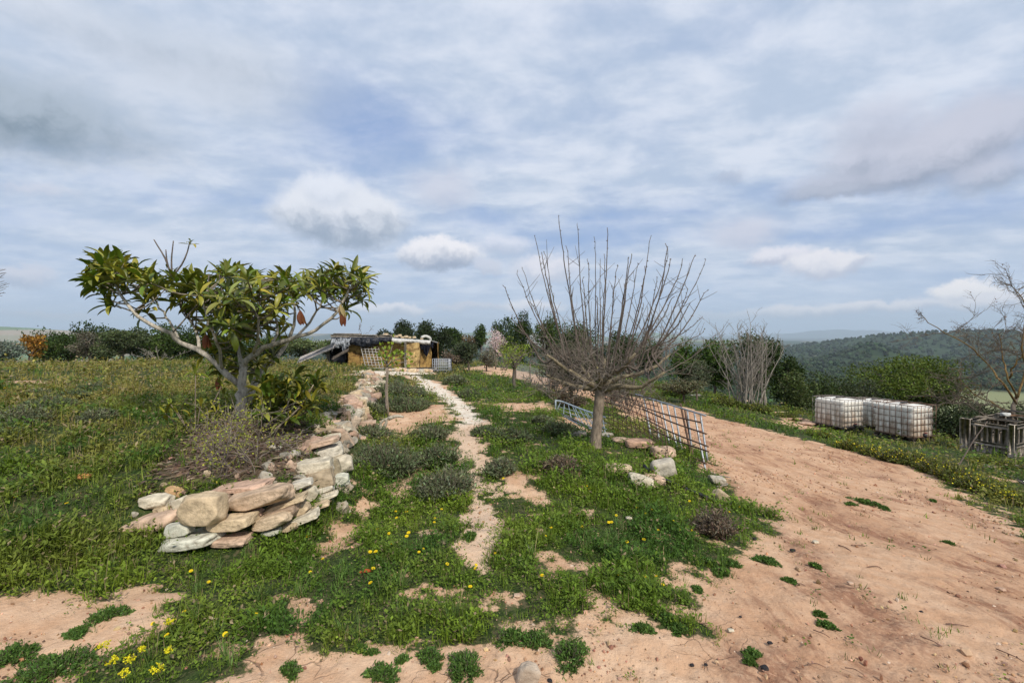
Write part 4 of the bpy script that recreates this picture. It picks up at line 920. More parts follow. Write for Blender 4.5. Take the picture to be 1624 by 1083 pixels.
# ------------------------------------------------------------------ crowned trees and bushes
def crowned(name, label, cat, px, d, top, wpx, bot, col, n=2600, leaf=.11, group=None, seed=0, trunk_c=(.13, .10, .075), lobes=13, wdx=1.0, base_px=None, hole=.0, mat=None, trunk_r=None, elong=1.0):
    gq = np.random.default_rng(1000 + seed); k = d / FPX
    cx = P(px, 540, d)[0]; zt = P(px, top, d)[2]; zb = P(px, bot, d)[2]; bx = cx if base_px is None else P(base_px, 540, d)[0]
    zg = Z1(bx, d); W = wpx * k / 2 * 1.16; zt += (zt - zb) * .07; lobes = int(lobes * 1.5); Hh = max((zt - zb) / 2, .3); D = W * wdx; cz = (zt + zb) / 2
    t = empty(name, (bx, d, zg), label, cat, group)
    lc = []; lr = []
    for i in range(lobes):
        u = rdir(1, gq)[0] * gq.random() ** .4; r = gq.uniform(.28, .44); u[2] = u[2] if u[2] > 0 else u[2] * 1.15
        u *= (1 - r * .9); lc.append(np.array([cx, d, cz]) + u * [W, D, Hh]); lr.append(r * np.array([W, D, Hh * gq.uniform(.8, 1.05)]))
    lc = np.array(lc); lr = np.array(lr)
    li = gq.integers(lobes, size=n); u = rdir(n, gq); rad = gq.random(n) ** .28 * (1 + .13 * gq.normal(size=n))
    clump = vnoise(*(u * 2.6 + li[:, None] * 3.1).T, seed=seed); kp = clump > hole - .38; u, li, rad, clump = u[kp], li[kp], rad[kp], clump[kp]
    p = lc[li] + u * lr[li] * (rad * (1 + .22 * clump))[:, None]; m = len(p)
    dr = nrm(u + gq.normal(0, .75, (m, 3)) + [0, 0, .3]); c = cvar(col, m, .24, .07, gq) * (1 + .30 * clump)[:, None] * np.exp(gq.normal(0, .16, lobes))[li][:, None]
    g = Geo(); cards(g, p, dr, rdir(m, gq), leaf * gq.uniform(.6, 1.4, m) * elong, leaf * gq.uniform(.45, .9, m) / elong, c); g.build('crown', mat or M_leaf, t)
    g = Geo(); tr = trunk_r or max(.035, W * .055); b = np.array([bx, d, zg - .05]); fork = np.array([bx + (cx - bx) * .4, d, max(zg + .15, min(zb + Hh * .35, cz))])
    tubes(g, spline([b, (b + fork) / 2 + gq.normal(0, tr * .6, 3), fork], 7), np.linspace(tr * 1.15, tr * .75, 7), 8, trunk_c)
    for i in range(lobes): tubes(g, spline([fork - [0, 0, .1], (fork + lc[i]) / 2 + gq.normal(0, .05 * W, 3), lc[i]], 6), np.linspace(tr * .55, tr * .15, 6), 5, trunk_c)
    g.build('trunk', M_bark, t); return t
DK = (.036, .062, .012); MD = (.058, .092, .018); OL = (.09, .115, .055); GR = (.055, .10, .014)
for i, a in enumerate([
    ('bush', 'silvery grey-green bush at the far left edge of the field', 'bush', 2, 25, 538, 66, 578, (.14, .17, .135), 2400, .12, 'trees along the left field edge'),
    ('shrub', 'orange and rust leaved shrub near the far left edge', 'shrub', 47, 29, 528, 44, 572, (.26, .13, .02), 900, .13, 'trees along the left field edge'),
    ('bush', 'dark green bush between the orange shrub and the pines', 'bush', 70, 33, 534, 44, 572, MD, 1500, .14, 'trees along the left field edge'),
    ('pine_tree', 'dark rounded pine, first tall one right of the orange shrub', 'tree', 112, 41, 510, 92, 584, DK, 4200, .17, 'trees along the left field edge'),
    ('bush', 'grey-brown half bare bush between the left pines', 'bush', 140, 36, 524, 46, 570, (.13, .12, .085), 1300, .13, 'trees along the left field edge'),
    ('broadleaf_tree', 'grey-green tree with a pale visible trunk at the edge of the left field', 'tree', 190, 34, 514, 78, 570, (.065, .085, .034), 3600, .14, 'trees along the left field edge'),
    ('pine_tree', 'dark pine behind the pale-trunked tree', 'tree', 165, 42, 514, 80, 586, DK, 2500, .17, 'trees along the left field edge'),
    ('pine_tree', 'bushy dark tree right of the pale-trunked tree, below the leaves of the big-leaved tree', 'tree', 245, 38, 513, 84, 586, MD, 3600, .16, 'trees along the left field edge'),
    ('pine_tree', 'dark tree seen under the left limb of the big-leaved tree', 'tree', 303, 40, 518, 90, 586, DK, 3200, .17, 'trees along the left field edge'),
    ('pine_tree', 'dark tree seen through the middle of the big-leaved tree', 'tree', 368, 40, 522, 90, 586, DK, 3000, .17, 'trees along the left field edge'),
    ('bush', 'dark bush seen just right of the forked trunk', 'bush', 428, 40, 532, 66, 572, DK, 2200, .17, 'trees along the left field edge'),
    ('olive_tree', 'pale olive-green tree left of the hut', 'tree', 484, 33, 534, 62, 572, (.10, .125, .05), 2600, .12, 'trees along the left field edge'),
    ('bush', 'low light green bush close to the left side of the hut', 'bush', 520, 42, 540, 50, 566, (.08, .11, .04), 1500, .16, None),
    ('evergreen_tree', 'dark round tree above the roof of the hut, left of two', 'tree', 640, 47, 504, 50, 572, (.028, .042, .014), 3000, .17, 'dark trees behind the hut'),
    ('evergreen_tree', 'large dark tree standing behind the right end of the hut', 'tree', 687, 44, 506, 60, 592, (.028, .042, .014), 4600, .17, 'dark trees behind the hut'),
    ('evergreen_tree', 'low dark treetop showing just left of the dark round tree behind the hut', 'tree', 612, 58, 522, 44, 570, (.03, .044, .016), 1200, .2, 'dark trees behind the hut'),
    ('pine_tree', 'small dark pine right of the trees behind the hut', 'tree', 716, 70, 517, 32, 560, DK, 1300, .26, 'trees on the centre skyline'),
    ('bush', 'reddish brown hedge on the centre skyline', 'bush', 742, 72, 528, 60, 564, (.10, .07, .035), 1200, .25, 'trees on the centre skyline'),
    ('pine_tree', 'small lone pine on the skyline left of the pink blossom tree', 'tree', 763, 64, 514, 24, 562, DK, 900, .22, 'trees on the centre skyline'),
    ('pine_tree', 'round-topped pine just behind the pink blossom tree', 'tree', 800, 60, 506, 48, 576, DK, 2300, .2, 'trees on the centre skyline'),
    ('pine_tree', 'tall round-topped pine between the blossom tree and the bare fruit tree', 'tree', 828, 54, 498, 52, 578, DK, 3000, .19, 'trees on the centre skyline'),
    ('pine_tree', 'pine behind the left shoots of the bare fruit tree', 'tree', 866, 52, 500, 56, 578, MD, 2800, .18, 'trees on the centre skyline'),
    ('pine_tree', 'wide pine directly behind the bare fruit tree', 'tree', 915, 50, 508, 76, 580, MD, 3200, .18, 'trees on the centre skyline'),
    ('pine_tree', 'dark pine behind the right half of the bare fruit tree', 'tree', 985, 38, 526, 60, 600, DK, 2800, .15, 'trees on the centre skyline'),
    ('pine_tree', 'small dark pine seen through the right shoots of the bare fruit tree', 'tree', 1030, 36, 538, 50, 604, DK, 2000, .15, 'trees on the centre skyline'),
    ('bush', 'brown leafless scrub beyond the hut path', 'bush', 722, 34, 552, 46, 582, (.13, .10, .07), 1300, .12, None),
    ('olive_tree', 'round grey-green olive tree standing beside the track beyond the hut', 'tree', 742, 26.5, 538, 48, 580, (.050, .066, .032), 3000, .10, None),
    ('bush', 'thin grey twiggy bush beside the round olive tree', 'bush', 772, 28, 552, 40, 584, (.13, .125, .09), 1100, .10, None),
    ('almond_tree', 'small almond tree in pale pink blossom', 'tree', 786, 31, 518, 34, 566, (.52, .43, .44), 1500, .075, None),
    ('olive_tree', 'wide grey-green olive tree right behind the bare fruit tree', 'tree', 905, 13.5, 540, 118, 634, (.075, .080, .045), 5200, .075, None),
    ('bush', 'grey scrubby bush beside the track under the fruit tree', 'bush', 975, 15, 590, 80, 640, (.10, .095, .06), 2200, .07, None),
    ('bush', 'rust-tinged low bush in the dip behind the bare fruit tree', 'bush', 905, 11.5, 618, 70, 652, (.09, .07, .045), 1300, .06, None),
    ('pine_tree', 'green pine left of the white leafless stems', 'tree', 1088, 27, 542, 56, 610, GR, 3200, .13, 'trees below the track'),
    ('pine_tree', 'bright green pine just behind the white leafless stems', 'tree', 1135, 26, 532, 70, 620, GR, 4000, .13, 'trees below the track'),
    ('pine_tree', 'dark pine with a high pointed crown behind the leafless stems', 'tree', 1206, 25, 520, 74, 630, DK, 5200, .12, 'trees below the track'),
    ('pine_tree', 'dark pine right of the pointed pine, lower and broader', 'tree', 1245, 25, 556, 52, 636, DK, 2800, .12, 'trees below the track'),
    ('olive_tree', 'grey-green olive bush on the bank left of the leafless stems', 'tree', 1106, 19.5, 572, 56, 618, (.085, .098, .055), 2600, .085, 'trees below the track'),
    ('bush', 'pale scrub at the foot of the olive bush', 'bush', 1085, 18, 600, 70, 626, (.11, .11, .06), 1500, .08, None),
    ('bush', 'green scrub between the leafless stems and the white tanks', 'bush', 1262, 22, 588, 70, 655, (.055, .075, .02), 3200, .10, 'bushes round the white tanks'),
    ('bush', 'dark green bush directly behind the left white tank', 'bush', 1310, 24, 590, 84, 660, (.042, .062, .018), 3200, .11, 'bushes round the white tanks'),
    ('bush', 'greyish green bush above the middle white tank', 'bush', 1362, 26, 598, 60, 660, (.075, .09, .045), 2200, .11, 'bushes round the white tanks'),
    ('pine_tree', 'broad bright green spreading pine above the right white tank', 'tree', 1438, 27, 562, 172, 645, (.075, .105, .014), 9000, .12, None),
    ('pine_tree', 'lower right bough-heavy pine beside the broad spreading one', 'tree', 1490, 26, 590, 86, 650, (.050, .078, .014), 3600, .12, None),
    ('bush', 'dark bush between the right white tank and the wooden crate', 'bush', 1515, 17.5, 640, 76, 706, (.035, .052, .018), 3200, .08, 'bushes round the white tanks'),
    ('bush', 'grey-green scrub behind the wooden crate', 'bush', 1575, 18, 632, 80, 700, (.06, .07, .035), 2800, .08, 'bushes round the white tanks'),
    ('bush', 'dark scrub at the right edge behind the wooden crate', 'bush', 1635, 17, 640, 60, 700, (.04, .055, .02), 1800, .08, 'bushes round the white tanks')]):
    a = list(a); kw = {}
    if 'almond' in a[0] or 'twiggy' in a[1] or 'leafless scrub' in a[1]: kw = dict(hole=.25)
    if a[0] == 'pine_tree' and 'spreading' in a[1]: kw = dict(lobes=22)
    if 'pale visible trunk' in a[1]: kw = dict(base_px=186, trunk_c=(.30, .25, .19), trunk_r=.16)
    if 'pale trunk' in a[1]: pass
    crowned(a[0], a[1], a[2], a[3], a[4], a[5], a[6], a[7], a[8], int(a[9] * (2.6 if a[4] > 33 else 1.8)), a[10], a[11], seed=i, **kw)
# spire of the pointed pine
def upright(name, label, cat, px, d, top, base_py, spread, n, col, seed, r0=.03, lev2=4, group=None, base_spread=6, fine=True, curve=.3):
    gq = np.random.default_rng(seed); bx = P(px, 540, d)[0]; zg = Z1(bx, d); t = empty(name, (bx, d, zg), label, cat, group); k = d / FPX
    g = Geo(); Pn, Rn = [], []
    for i in range(n):
        a = gq.uniform(-1, 1); zt = P(px, top, d)[2]; H = (zt - zg) * (1 - .35 * abs(a) - .3 * gq.random())
        b = np.array([bx + gq.normal(0, base_spread * k * .5), d + gq.normal(0, base_spread * k * .5), zg]); T = b + [a * spread * k, gq.uniform(-1, 1) * spread * k * .7, H]
        m = b + (T - b) * [curve * 1.3, curve * 1.3, .45]; q = spline([b, m, T], 12); q[1:] += np.cumsum(gq.normal(0, .008 * H / 3, (11, 3)), 0); tubes(g, q, np.linspace(r0 * gq.uniform(.6, 1.1), .008, 12), 6, col)
        for j in range(lev2 * 3 if fine else lev2):
            s = q[gq.integers(3, 12)]; dv = nrm((np.array([gq.normal(0, .45), gq.normal(0, .45), gq.uniform(.5, 1.1)]))[None])[0]; l = H * gq.uniform(.08, .26); K = 6; c = [s]
            for _ in range(K - 1): dv = dv + gq.normal(0, .12, 3) + [0, 0, .06]; dv /= np.linalg.norm(dv); c.append(c[-1] + dv * l / (K - 1))
            Pn.append(c); Rn.append(np.linspace(.009, .004, K) * max(1, d / 20))
            if fine:
                for _ in range(3):
                    s2 = np.array(c[gq.integers(2, K)]); e = s2 + nrm((dv + gq.normal(0, .6, 3))[None])[0] * l * .4; Pn.append(spline([s2, (s2 + e) / 2 + [0, 0, .01], e], K)); Rn.append(np.linspace(.005, .003, K) * max(1, d / 20))
    g.build('stems', M_bark, t); f = Geo(); tubes(f, np.array(Pn), np.array(Rn), 4, np.array(col) * .85, cap=False); f.build('twigs', M_twig, t); return t
upright('leafless_tree', 'cluster of tall pale leafless stems in front of the pointed pine', 'tree', 1180, 20, 494, 640, 52, 26, (.27, .24, .20), 71, .036, 6, base_spread=24)
upright('leafless_tree', 'dark thin leafless leader rising above the pointed pine', 'tree', 1196, 24, 498, 560, 8, 3, (.12, .10, .08), 72, .03, 4, base_spread=2)
upright('leafless_shrub', 'small leafless stems left of the two trees behind the hut', 'shrub', 580, 45, 518, 560, 40, 8, (.2, .17, .15), 73, .02, 4)
upright('leafless_shrub', 'bare grey brush by the far track, right of the blossom tree', 'shrub', 800, 30, 535, 590, 40, 12, (.2, .17, .14), 74, .02, 4)
upright('leafless_shrub', 'pale leafless saplings at the left field edge below the big-leaved tree', 'shrub', 250, 33, 545, 572, 40, 9, (.3, .27, .22), 75, .015, 4)
upright('leafless_shrub', 'grey leafless brush under the wide olive tree', 'shrub', 880, 12.8, 560, 640, 60, 20, (.19, .165, .13), 76, .012, 5)
upright('leafless_shrub', 'grey leafless brush right of the bare fruit tree trunk', 'shrub', 1000, 12.5, 590, 650, 50, 14, (.19, .165, .13), 77, .011, 5)

def lichen_tree():
    gq = np.random.default_rng(81); d = 13.5; bx = P(1600, 540, d)[0]; zg = Z1(bx, d); t = empty('dying_tree', (bx, d, zg), 'half bare spreading tree with orange lichen on its limbs behind the wooden crate', 'tree')
    g = Geo(); Pn, Rn = [], []
    def grow(s0, dv, l, r, lev):
        K = 8; q = [s0]
        for _ in range(K - 1): dv = dv + gq.normal(0, .17, 3); dv /= np.linalg.norm(dv); q.append(q[-1] + dv * l / (K - 1))
        Pn.append(q); Rn.append(np.linspace(r, r * .4, K))
        if lev < 2:
            for _ in range(gq.integers(5, 9)): grow(np.array(q[gq.integers(2, K)]), nrm((dv + gq.normal(0, .7, 3) + [0, 0, .15])[None])[0], l * gq.uniform(.35, .7), r * .55, lev + 1)
    L_ = [[(1608, 690), (1605, 660), (1612, 630)], [(1612, 640), (1590, 605), (1572, 585), (1550, 560), (1530, 545), (1500, 528), (1472, 512)], [(1612, 635), (1600, 600), (1590, 565), (1585, 530)], [(1614, 630), (1625, 590), (1620, 540), (1630, 490), (1610, 460)], [(1605, 655), (1575, 640), (1545, 625), (1520, 600)], [(1600, 600), (1615, 570), (1650, 545)], [(1608, 668), (1570, 662), (1530, 640), (1510, 640)]]
    for i, l in enumerate(L_):
        q = spline([P(x, y, d + gq.uniform(-.3, .3)) for x, y in l], 14); q[1:-1] += gq.normal(0, .02, (12, 3)); r0 = .065 if i == 0 else .028
        tubes(g, q, np.linspace(r0, .05 if i == 0 else .010, 14), 8, (.13, .105, .08) if i in (0, 6) else (.20, .125, .04))
        for _ in range(9 if i else 0): grow(q[gq.integers(5, 14)], nrm((np.array([gq.normal(0, .6), gq.normal(0, .6), gq.uniform(-.1, 1)]))[None])[0], gq.uniform(.4, 1.0), .012, 0)
    g.build('trunk', M_bark, t); f = Geo(); tubes(f, np.array(Pn), np.array(Rn), 4, (.15, .12, .09), cap=False); f.build('twigs', M_twig, t)
    n = 260; q = np.concatenate([np.array(p) for p in Pn]); c = q[gq.integers(len(q), size=n)]; f = Geo(); cards(f, c + gq.normal(0, .02, (n, 3)), rdir(n, gq), rdir(n, gq), .05, .03, cvar((.20, .11, .04), n, .3, .1, gq)); f.build('leaves', M_leaf, t)
    # branch tips of another bare tree at the left edge
lichen_tree()
def left_tree():
    gq = np.random.default_rng(83); d = 9.0; base = P(-60, 560, d); zg = Z1(base[0], d); t = empty('leafless_tree', (base[0], d, zg), 'bare twig tips poking in at the left edge against the sky', 'tree')
    g = Geo(); tubes(g, spline([(base[0], d, zg), P(-58, 500, d), P(-50, 440, d)], 8), np.linspace(.08, .03, 8), 7, (.2, .16, .12)); g.build('trunk', M_bark, t); f = Geo()
    for i in range(26):
        y = gq.uniform(425, 470); s = P(-50, y + 15, d); e = P(gq.uniform(-5, 16), y, d + gq.uniform(-.3, .3)); tubes(f, spline([s, (s + e) / 2 + gq.normal(0, .04, 3), e], 6), np.linspace(.010, .003, 6), 4, (.12, .1, .08))
    f.build('twigs', M_twig, t)
left_tree()

# lime green budding tree
t_ = crowned('fruit_tree', 'small tree in fresh yellow-green leaf beside the far track', 'tree', 816, 18, 535, 62, 592, (.19, .25, .03), 1900, .055, None, seed=90, hole=.15, trunk_c=(.12, .10, .08), trunk_r=.06, lobes=15)

# ------------------------------------------------------------------ grey aromatic shrubs, weeds, verge flowers
def shrub(name, label, cat, px, py, wpx, hpx, col, group, seed, n=None, dots=None, woody=(.13, .11, .08), blade=1.0, d=None, up_=.55, ragged=False):
    gq = np.random.default_rng(2000 + seed); b = G(px, py); d = b[1]; k = d / FPX; W = wpx * k / 2; H = hpx * k; n = n or int(260 + 420 * min(1, W * H * 6))
    t = empty(name, b, label, cat, group)
    a = gq.uniform(0, 6.28, n); rr = np.sqrt(gq.random(n)) * .9; rr = rr * (1 + (.55 * np.sin(a * 2 + seed) + .35 * np.sin(a * 5 + seed * 2) + gq.normal(0, .18, n)) * ragged); x = b[0] + np.cos(a) * rr * W * .75; y = b[1] + np.sin(a) * rr * W * .75; z = Zf(x, y)
    ln = rr * 1.0 + gq.normal(0, .2, n); dv = nrm(np.stack([np.cos(a) * np.sin(ln), np.sin(a) * np.sin(ln), np.cos(ln)], -1)); L = H * gq.uniform(.45, 1.1, n) * (1 - .35 * rr)
    p0 = np.stack([x, y, z], -1); tip = p0 + dv * L[:, None]
    q = np.stack([p0, p0 + dv * L[:, None] * .5 + gq.normal(0, H * .05, (n, 3)), tip], 1); th = max(.0012, .0006 * d); g = Geo(); sel = gq.random(n) < .5
    tubes(g, q[sel], np.tile([th * 1.6, th * 1.2, th * .8], (sel.sum(), 1)), 3, woody, cap=False); g.build('stems', M_twig, t)
    m = n * 7; i = gq.integers(n, size=m); s = gq.uniform(.25, 1.05, m); c = p0[i] + (tip - p0)[i] * s[:, None] + gq.normal(0, H * .035 + .003, (m, 3)); lf = (.016 + .0042 * d) * blade
    dd = nrm(dv[i] * .8 + gq.normal(0, up_, (m, 3))); g = Geo(); cc = cvar(col, m, .28, .08, gq); cards(g, c, dd, rdir(m, gq), lf * gq.uniform(.7, 1.6, m), lf * gq.uniform(.25, .5, m), cc)
    g.build('leaves', M_leaf, t)
    if dots is not None:
        m = dots; i = gq.integers(n, size=m); g = Geo(); c = tip[i] + gq.normal(0, .012, (m, 3)) + [0, 0, .02]; s = .011 + .0016 * d
        cards(g, c, rdir(m, gq), rdir(m, gq), s * 1.3, s * 1.1, cvar((.62, .52, .03), m, .15, .06, gq)); g.build('flowers', M_petal, t)
LV = (.110, .140, .065); LV2 = (.135, .155, .082)
pos = ['in front of the hut, by the white gravel path', 'just below the one nearest the hut', 'against the stone wall under the driftwood', 'tall and broad, right of the wall', 'between the stone wall and the dirt path', 'by the dirt path, below the gravel patch', 'rounded, with yellow flowers beside it on the dirt path', 'small, right of the gravel path', 'on the right edge of the dirt path', 'low, left of the fruit tree', 'pale and dry in front of the fruit tree', 'dark, under the pale blue frame', 'dark, left of the pale blue frame', 'far out in the left field, longest one', 'in the left field, nearest the big-leaved tree', 'in the left field with a pale dead side', 'broad and grey at the left edge', 'cut off by the left edge of the photo', 'dry, beside the gravel path start', 'faint, on the turf beyond the dirt patch', 'tiny, beside the sapling stake', 'leggy, on the left field slope', 'low, below the left field bare strip', 'dry brown, at the right of the yellow flowers']
for i, a in enumerate([(632, 627, 100, 22), (640, 648, 104, 20), (592, 700, 62, 26), (612, 748, 112, 50), (682, 697, 64, 24), (695, 736, 60, 34), (708, 785, 84, 48), (744, 632, 34, 15), (793, 752, 44, 28), (812, 700, 60, 24), (890, 748, 56, 28), (890, 688, 60, 22), (862, 672, 36, 14), (151, 622, 54, 16), (157, 668, 60, 22), (76, 650, 72, 24), (30, 672, 92, 30), (0, 700, 60, 24), (722, 610, 34, 16), (768, 690, 44, 16), (590, 655, 40, 18), (118, 632, 46, 14), (60, 628, 44, 12), (1135, 850, 34, 50)]):
    shrub('grey_shrub', 'grey-green aromatic shrub ' + pos[i], 'shrub', *a, (.16, .12, .085) if i in (10, 23) else (LV if i % 2 else LV2), 'grey aromatic shrubs in the turf', i)
for i, a in enumerate([(1348, 712, 44, 14), (1385, 722, 40, 16), (1418, 732, 50, 20), (1450, 738, 50, 22), (1484, 750, 52, 24), (1515, 762, 50, 26), (1548, 776, 52, 24), (1580, 786, 44, 20), (1612, 800, 44, 18), (1575, 738, 60, 12), (1300, 692, 40, 8), (1050, 618, 50, 9), (1068, 628, 40, 8), (1150, 642, 60, 12), (1200, 652, 50, 12), (1250, 664, 40, 10)]):
    shrub('yellow_flowered_plant' if i < 11 else 'verge_bush', ['yellow flowering plant on the green verge, %s from the left' % ['first', 'second', 'third', 'fourth', 'fifth', 'sixth', 'seventh', 'eighth', 'ninth'][i] if i < 9 else 'olive low tuft in front of the wooden crate' if i == 9 else 'faint flowering tuft in front of the left white tank' if i == 10 else 'yellow-green low tuft beyond the track, ' + ['leftmost', 'second', 'third', 'fourth', 'rightmost'][i - 11]][0], 'plant', *a, (.12, .14, .03), 'flowering plants on the verge', 50 + i, dots=[95, 0][i > 8] or 25)
wl = [(170, 978, 52, 20), (85, 1066, 112, 40), (20, 1045, 60, 30), (605, 1072, 50, 26), (682, 1046, 40, 26), (735, 1062, 66, 34), (905, 1045, 54, 44), (637, 1048, 16, 12), (590, 1036, 18, 9), (570, 1030, 20, 10), (460, 1066, 26, 24), (1375, 798, 48, 9), (1402, 806, 20, 6), (1142, 908, 30, 12), (1120, 893, 30, 14), (1155, 896, 32, 16), (1215, 890, 34, 12), (1294, 898, 16, 7), (1106, 936, 18, 9), (1076, 1000, 26, 16), (1192, 1038, 24, 12), (1300, 975, 14, 9), (1310, 992, 22, 10), (1252, 922, 20, 8), (1504, 862, 16, 6), (1060, 985, 30, 16), (810, 1015, 40, 26), (850, 1020, 40, 30), (120, 1005, 30, 12), (240, 1062, 30, 12), (745, 852, 24, 12), (690, 1060, 20, 12), (1480, 795, 12, 4), (1350, 800, 18, 5), (1020, 1000, 30, 16), (1190, 1050, 14, 7)]
ORD = ['first', 'second', 'third', 'fourth', 'fifth', 'sixth', 'seventh', 'eighth', 'ninth', 'tenth', 'eleventh', 'twelfth', 'thirteenth', 'fourteenth', 'fifteenth', 'sixteenth', 'seventeenth', 'eighteenth', 'nineteenth', 'twentieth']
def rank(items, i, key, sel):
    idx = sorted([j for j in range(len(items)) if key(items[j]) == sel], key=lambda j: items[j][0]); return ORD[idx.index(i)]
WZ = lambda a: 'along the bottom edge' if a[1] > 1030 else ('in mid track' if a[0] > 1170 and a[1] < 885 else ('where turf meets track' if a[0] > 1000 else 'along the lower turf rim'))
for i, a in enumerate(wl):
    lab = 'green weed clump on bare earth, %s from left %s' % (rank(wl, i, WZ, WZ(a)), WZ(a))
    shrub('weed', lab, 'weed', a[0], a[1], a[2], a[3] * .62, (.075, .140, .026), 'weeds growing from the bare earth', 100 + i, n=int(70 + a[2] * 4), blade=.7, ragged=True)

# ------------------------------------------------------------------ yellow daisies
def daisy_proto():
    t = empty('yellow_flower', (0, 0, 0), 'yellow daisy flower on a thin stem', 'flower'); gq = np.random.default_rng(5)
    g = Geo(); tubes(g, spline([(0, 0, 0), (.004, .003, .04), (0, 0, .085)], 6), np.full(6, .0014), 5, (.09, .14, .03)); g.build('stem', M_leaf, t)
    g = Geo(); n = 26; th = np.arange(n) / n * 6.283 * 2; lvl = np.where(np.arange(n) < 13, 0, 1); dv = np.stack([np.cos(th), np.sin(th), .15 + .35 * lvl], -1)
    leaves(g, np.tile([0, 0, .086], (n, 1)), dv, np.tile([0, 0, 1.], (n, 1)), np.where(lvl, .013, .0185), .0062, cvar((.80, .62, .015), n, .08, .03, gq), K=4, bend=.2, fold=.3, shape=np.array([.5, .9, 1, .7])); g.build('petals', M_petal, t)
    g = Geo(); v, f = ICO1; g.add(v * [.005, .005, .003] + [0, 0, .089], None, f, (.60, .38, .01)); g.build('centre', M_petal, t); return t
FL = [(112, 867), (332, 918), (304, 903), (298, 967), (249, 983), (272, 1003), (358, 1003), (404, 972), (493, 902), (516, 884), (490, 849), (108, 798), (70, 714), (2, 783), (627, 808), (644, 809), (633, 817), (699, 806), (693, 818), (689, 825), (600, 836), (618, 841), (649, 842), (645, 848), (620, 858), (586, 873), (599, 875), (668, 867), (665, 871), (589, 900), (594, 923), (706, 891), (751, 891), (761, 898), (788, 874), (746, 931), (860, 913), (872, 833), (866, 845), (918, 814), (925, 812), (923, 830), (966, 824), (971, 824), (992, 855), (1019, 851), (1044, 835), (1026, 812), (1035, 806), (978, 813), (1012, 802), (980, 912), (1021, 912), (1041, 910), (1047, 925), (933, 770), (929, 768), (1095, 791), (1173, 798), (1076, 835), (1093, 835), (1063, 823), (1001, 780), (974, 780), (1154, 808), (1105, 827), (801, 754), (671, 763), (674, 766), (671, 777), (678, 780), (718, 774), (578, 749), (115, 616), (188, 606), (32, 708), (150, 640), (100, 660), (60, 640), (86, 656), (20, 600), (40, 597), (10, 613), (70, 622), (190, 640), (30, 785)]
def zone(px, py): return 'left field beyond the wall' if (px < 230 and py < 700) else 'turf left of the stone wall' if (px < 230 and py < 880) else 'foreground grass at the bottom left' if px < 420 else 'turf right below the stone wall' if px < 680 else 'turf along the dirt path' if px < 800 else 'turf between path and fruit tree' if (px < 985 and py < 870) else 'lower turf near the bare earth' if py > 868 else 'turf below the boulders and pipe'
ORD += ['twenty-first', 'twenty-second', 'twenty-third', 'twenty-fourth', 'twenty-fifth']
def zrank(px, py, zn): return ORD[sorted([f for f in FL if zone(*f) == zn]).index((px, py))]
fp = None
for i, (px, py) in enumerate(FL):
    b = G(px, py + 10); s = 1.0 if b[1] < 9 else 1.7
    if fp is None: fp = daisy_proto(); o = fp; kids = list(fp.children)
    else:
        o = fp.copy(); COL.objects.link(o)
        for c in kids: cc = c.copy(); COL.objects.link(cc); cc.parent = o
    o.location = tuple(b - [0, 0, .015]); s *= rng.uniform(.6, .85); o.scale = (s, s, s); o.rotation_euler = (rng.uniform(.1, .5), rng.uniform(-.3, .3), rng.uniform(-.6, .6))
    zn = zone(px, py)
    tag(o, 'small yellow daisy, %s from left in the %s' % (zrank(px, py, zn), zn), 'flower', 'yellow flowers in the ' + zn)
def mustard():
    gq = np.random.default_rng(6); b = G(225, 1075); t = empty('mustard_plant', b, 'spindly plant with clustered bright yellow flower heads at the bottom left', 'plant'); st = Geo()
    for (px, py, r) in [(165, 1023, .03), (175, 1047, .028), (205, 1045, .026), (198, 1066, .022), (248, 1060, .032), (268, 984, .026), (225, 1028, .018), (267, 1029, .022)]:
        gd = G(px, py + 34); c = P(px, py, gd[1] - .02); s = G(px + 15, py + 38); tubes(st, spline([s, (s + c) / 2 + gq.normal(0, .01, 3), c], 6), np.full(6, .0018), 5, (.10, .15, .03))
        n = 24; p = c + rdir(n, gq) * gq.random((n, 1)) ** .4 * r * [1, 1, .6]; g = Geo(); cards(g, np.repeat(p, 4, 0) + gq.normal(0, .0025, (n * 4, 3)), rdir(n * 4, gq), rdir(n * 4, gq), .009, .006, cvar((.66, .60, .02), n * 4, .12, .04, gq)); g.build('flower_head', M_petal, t)
    st.build('stems', M_leaf, t)
mustard()
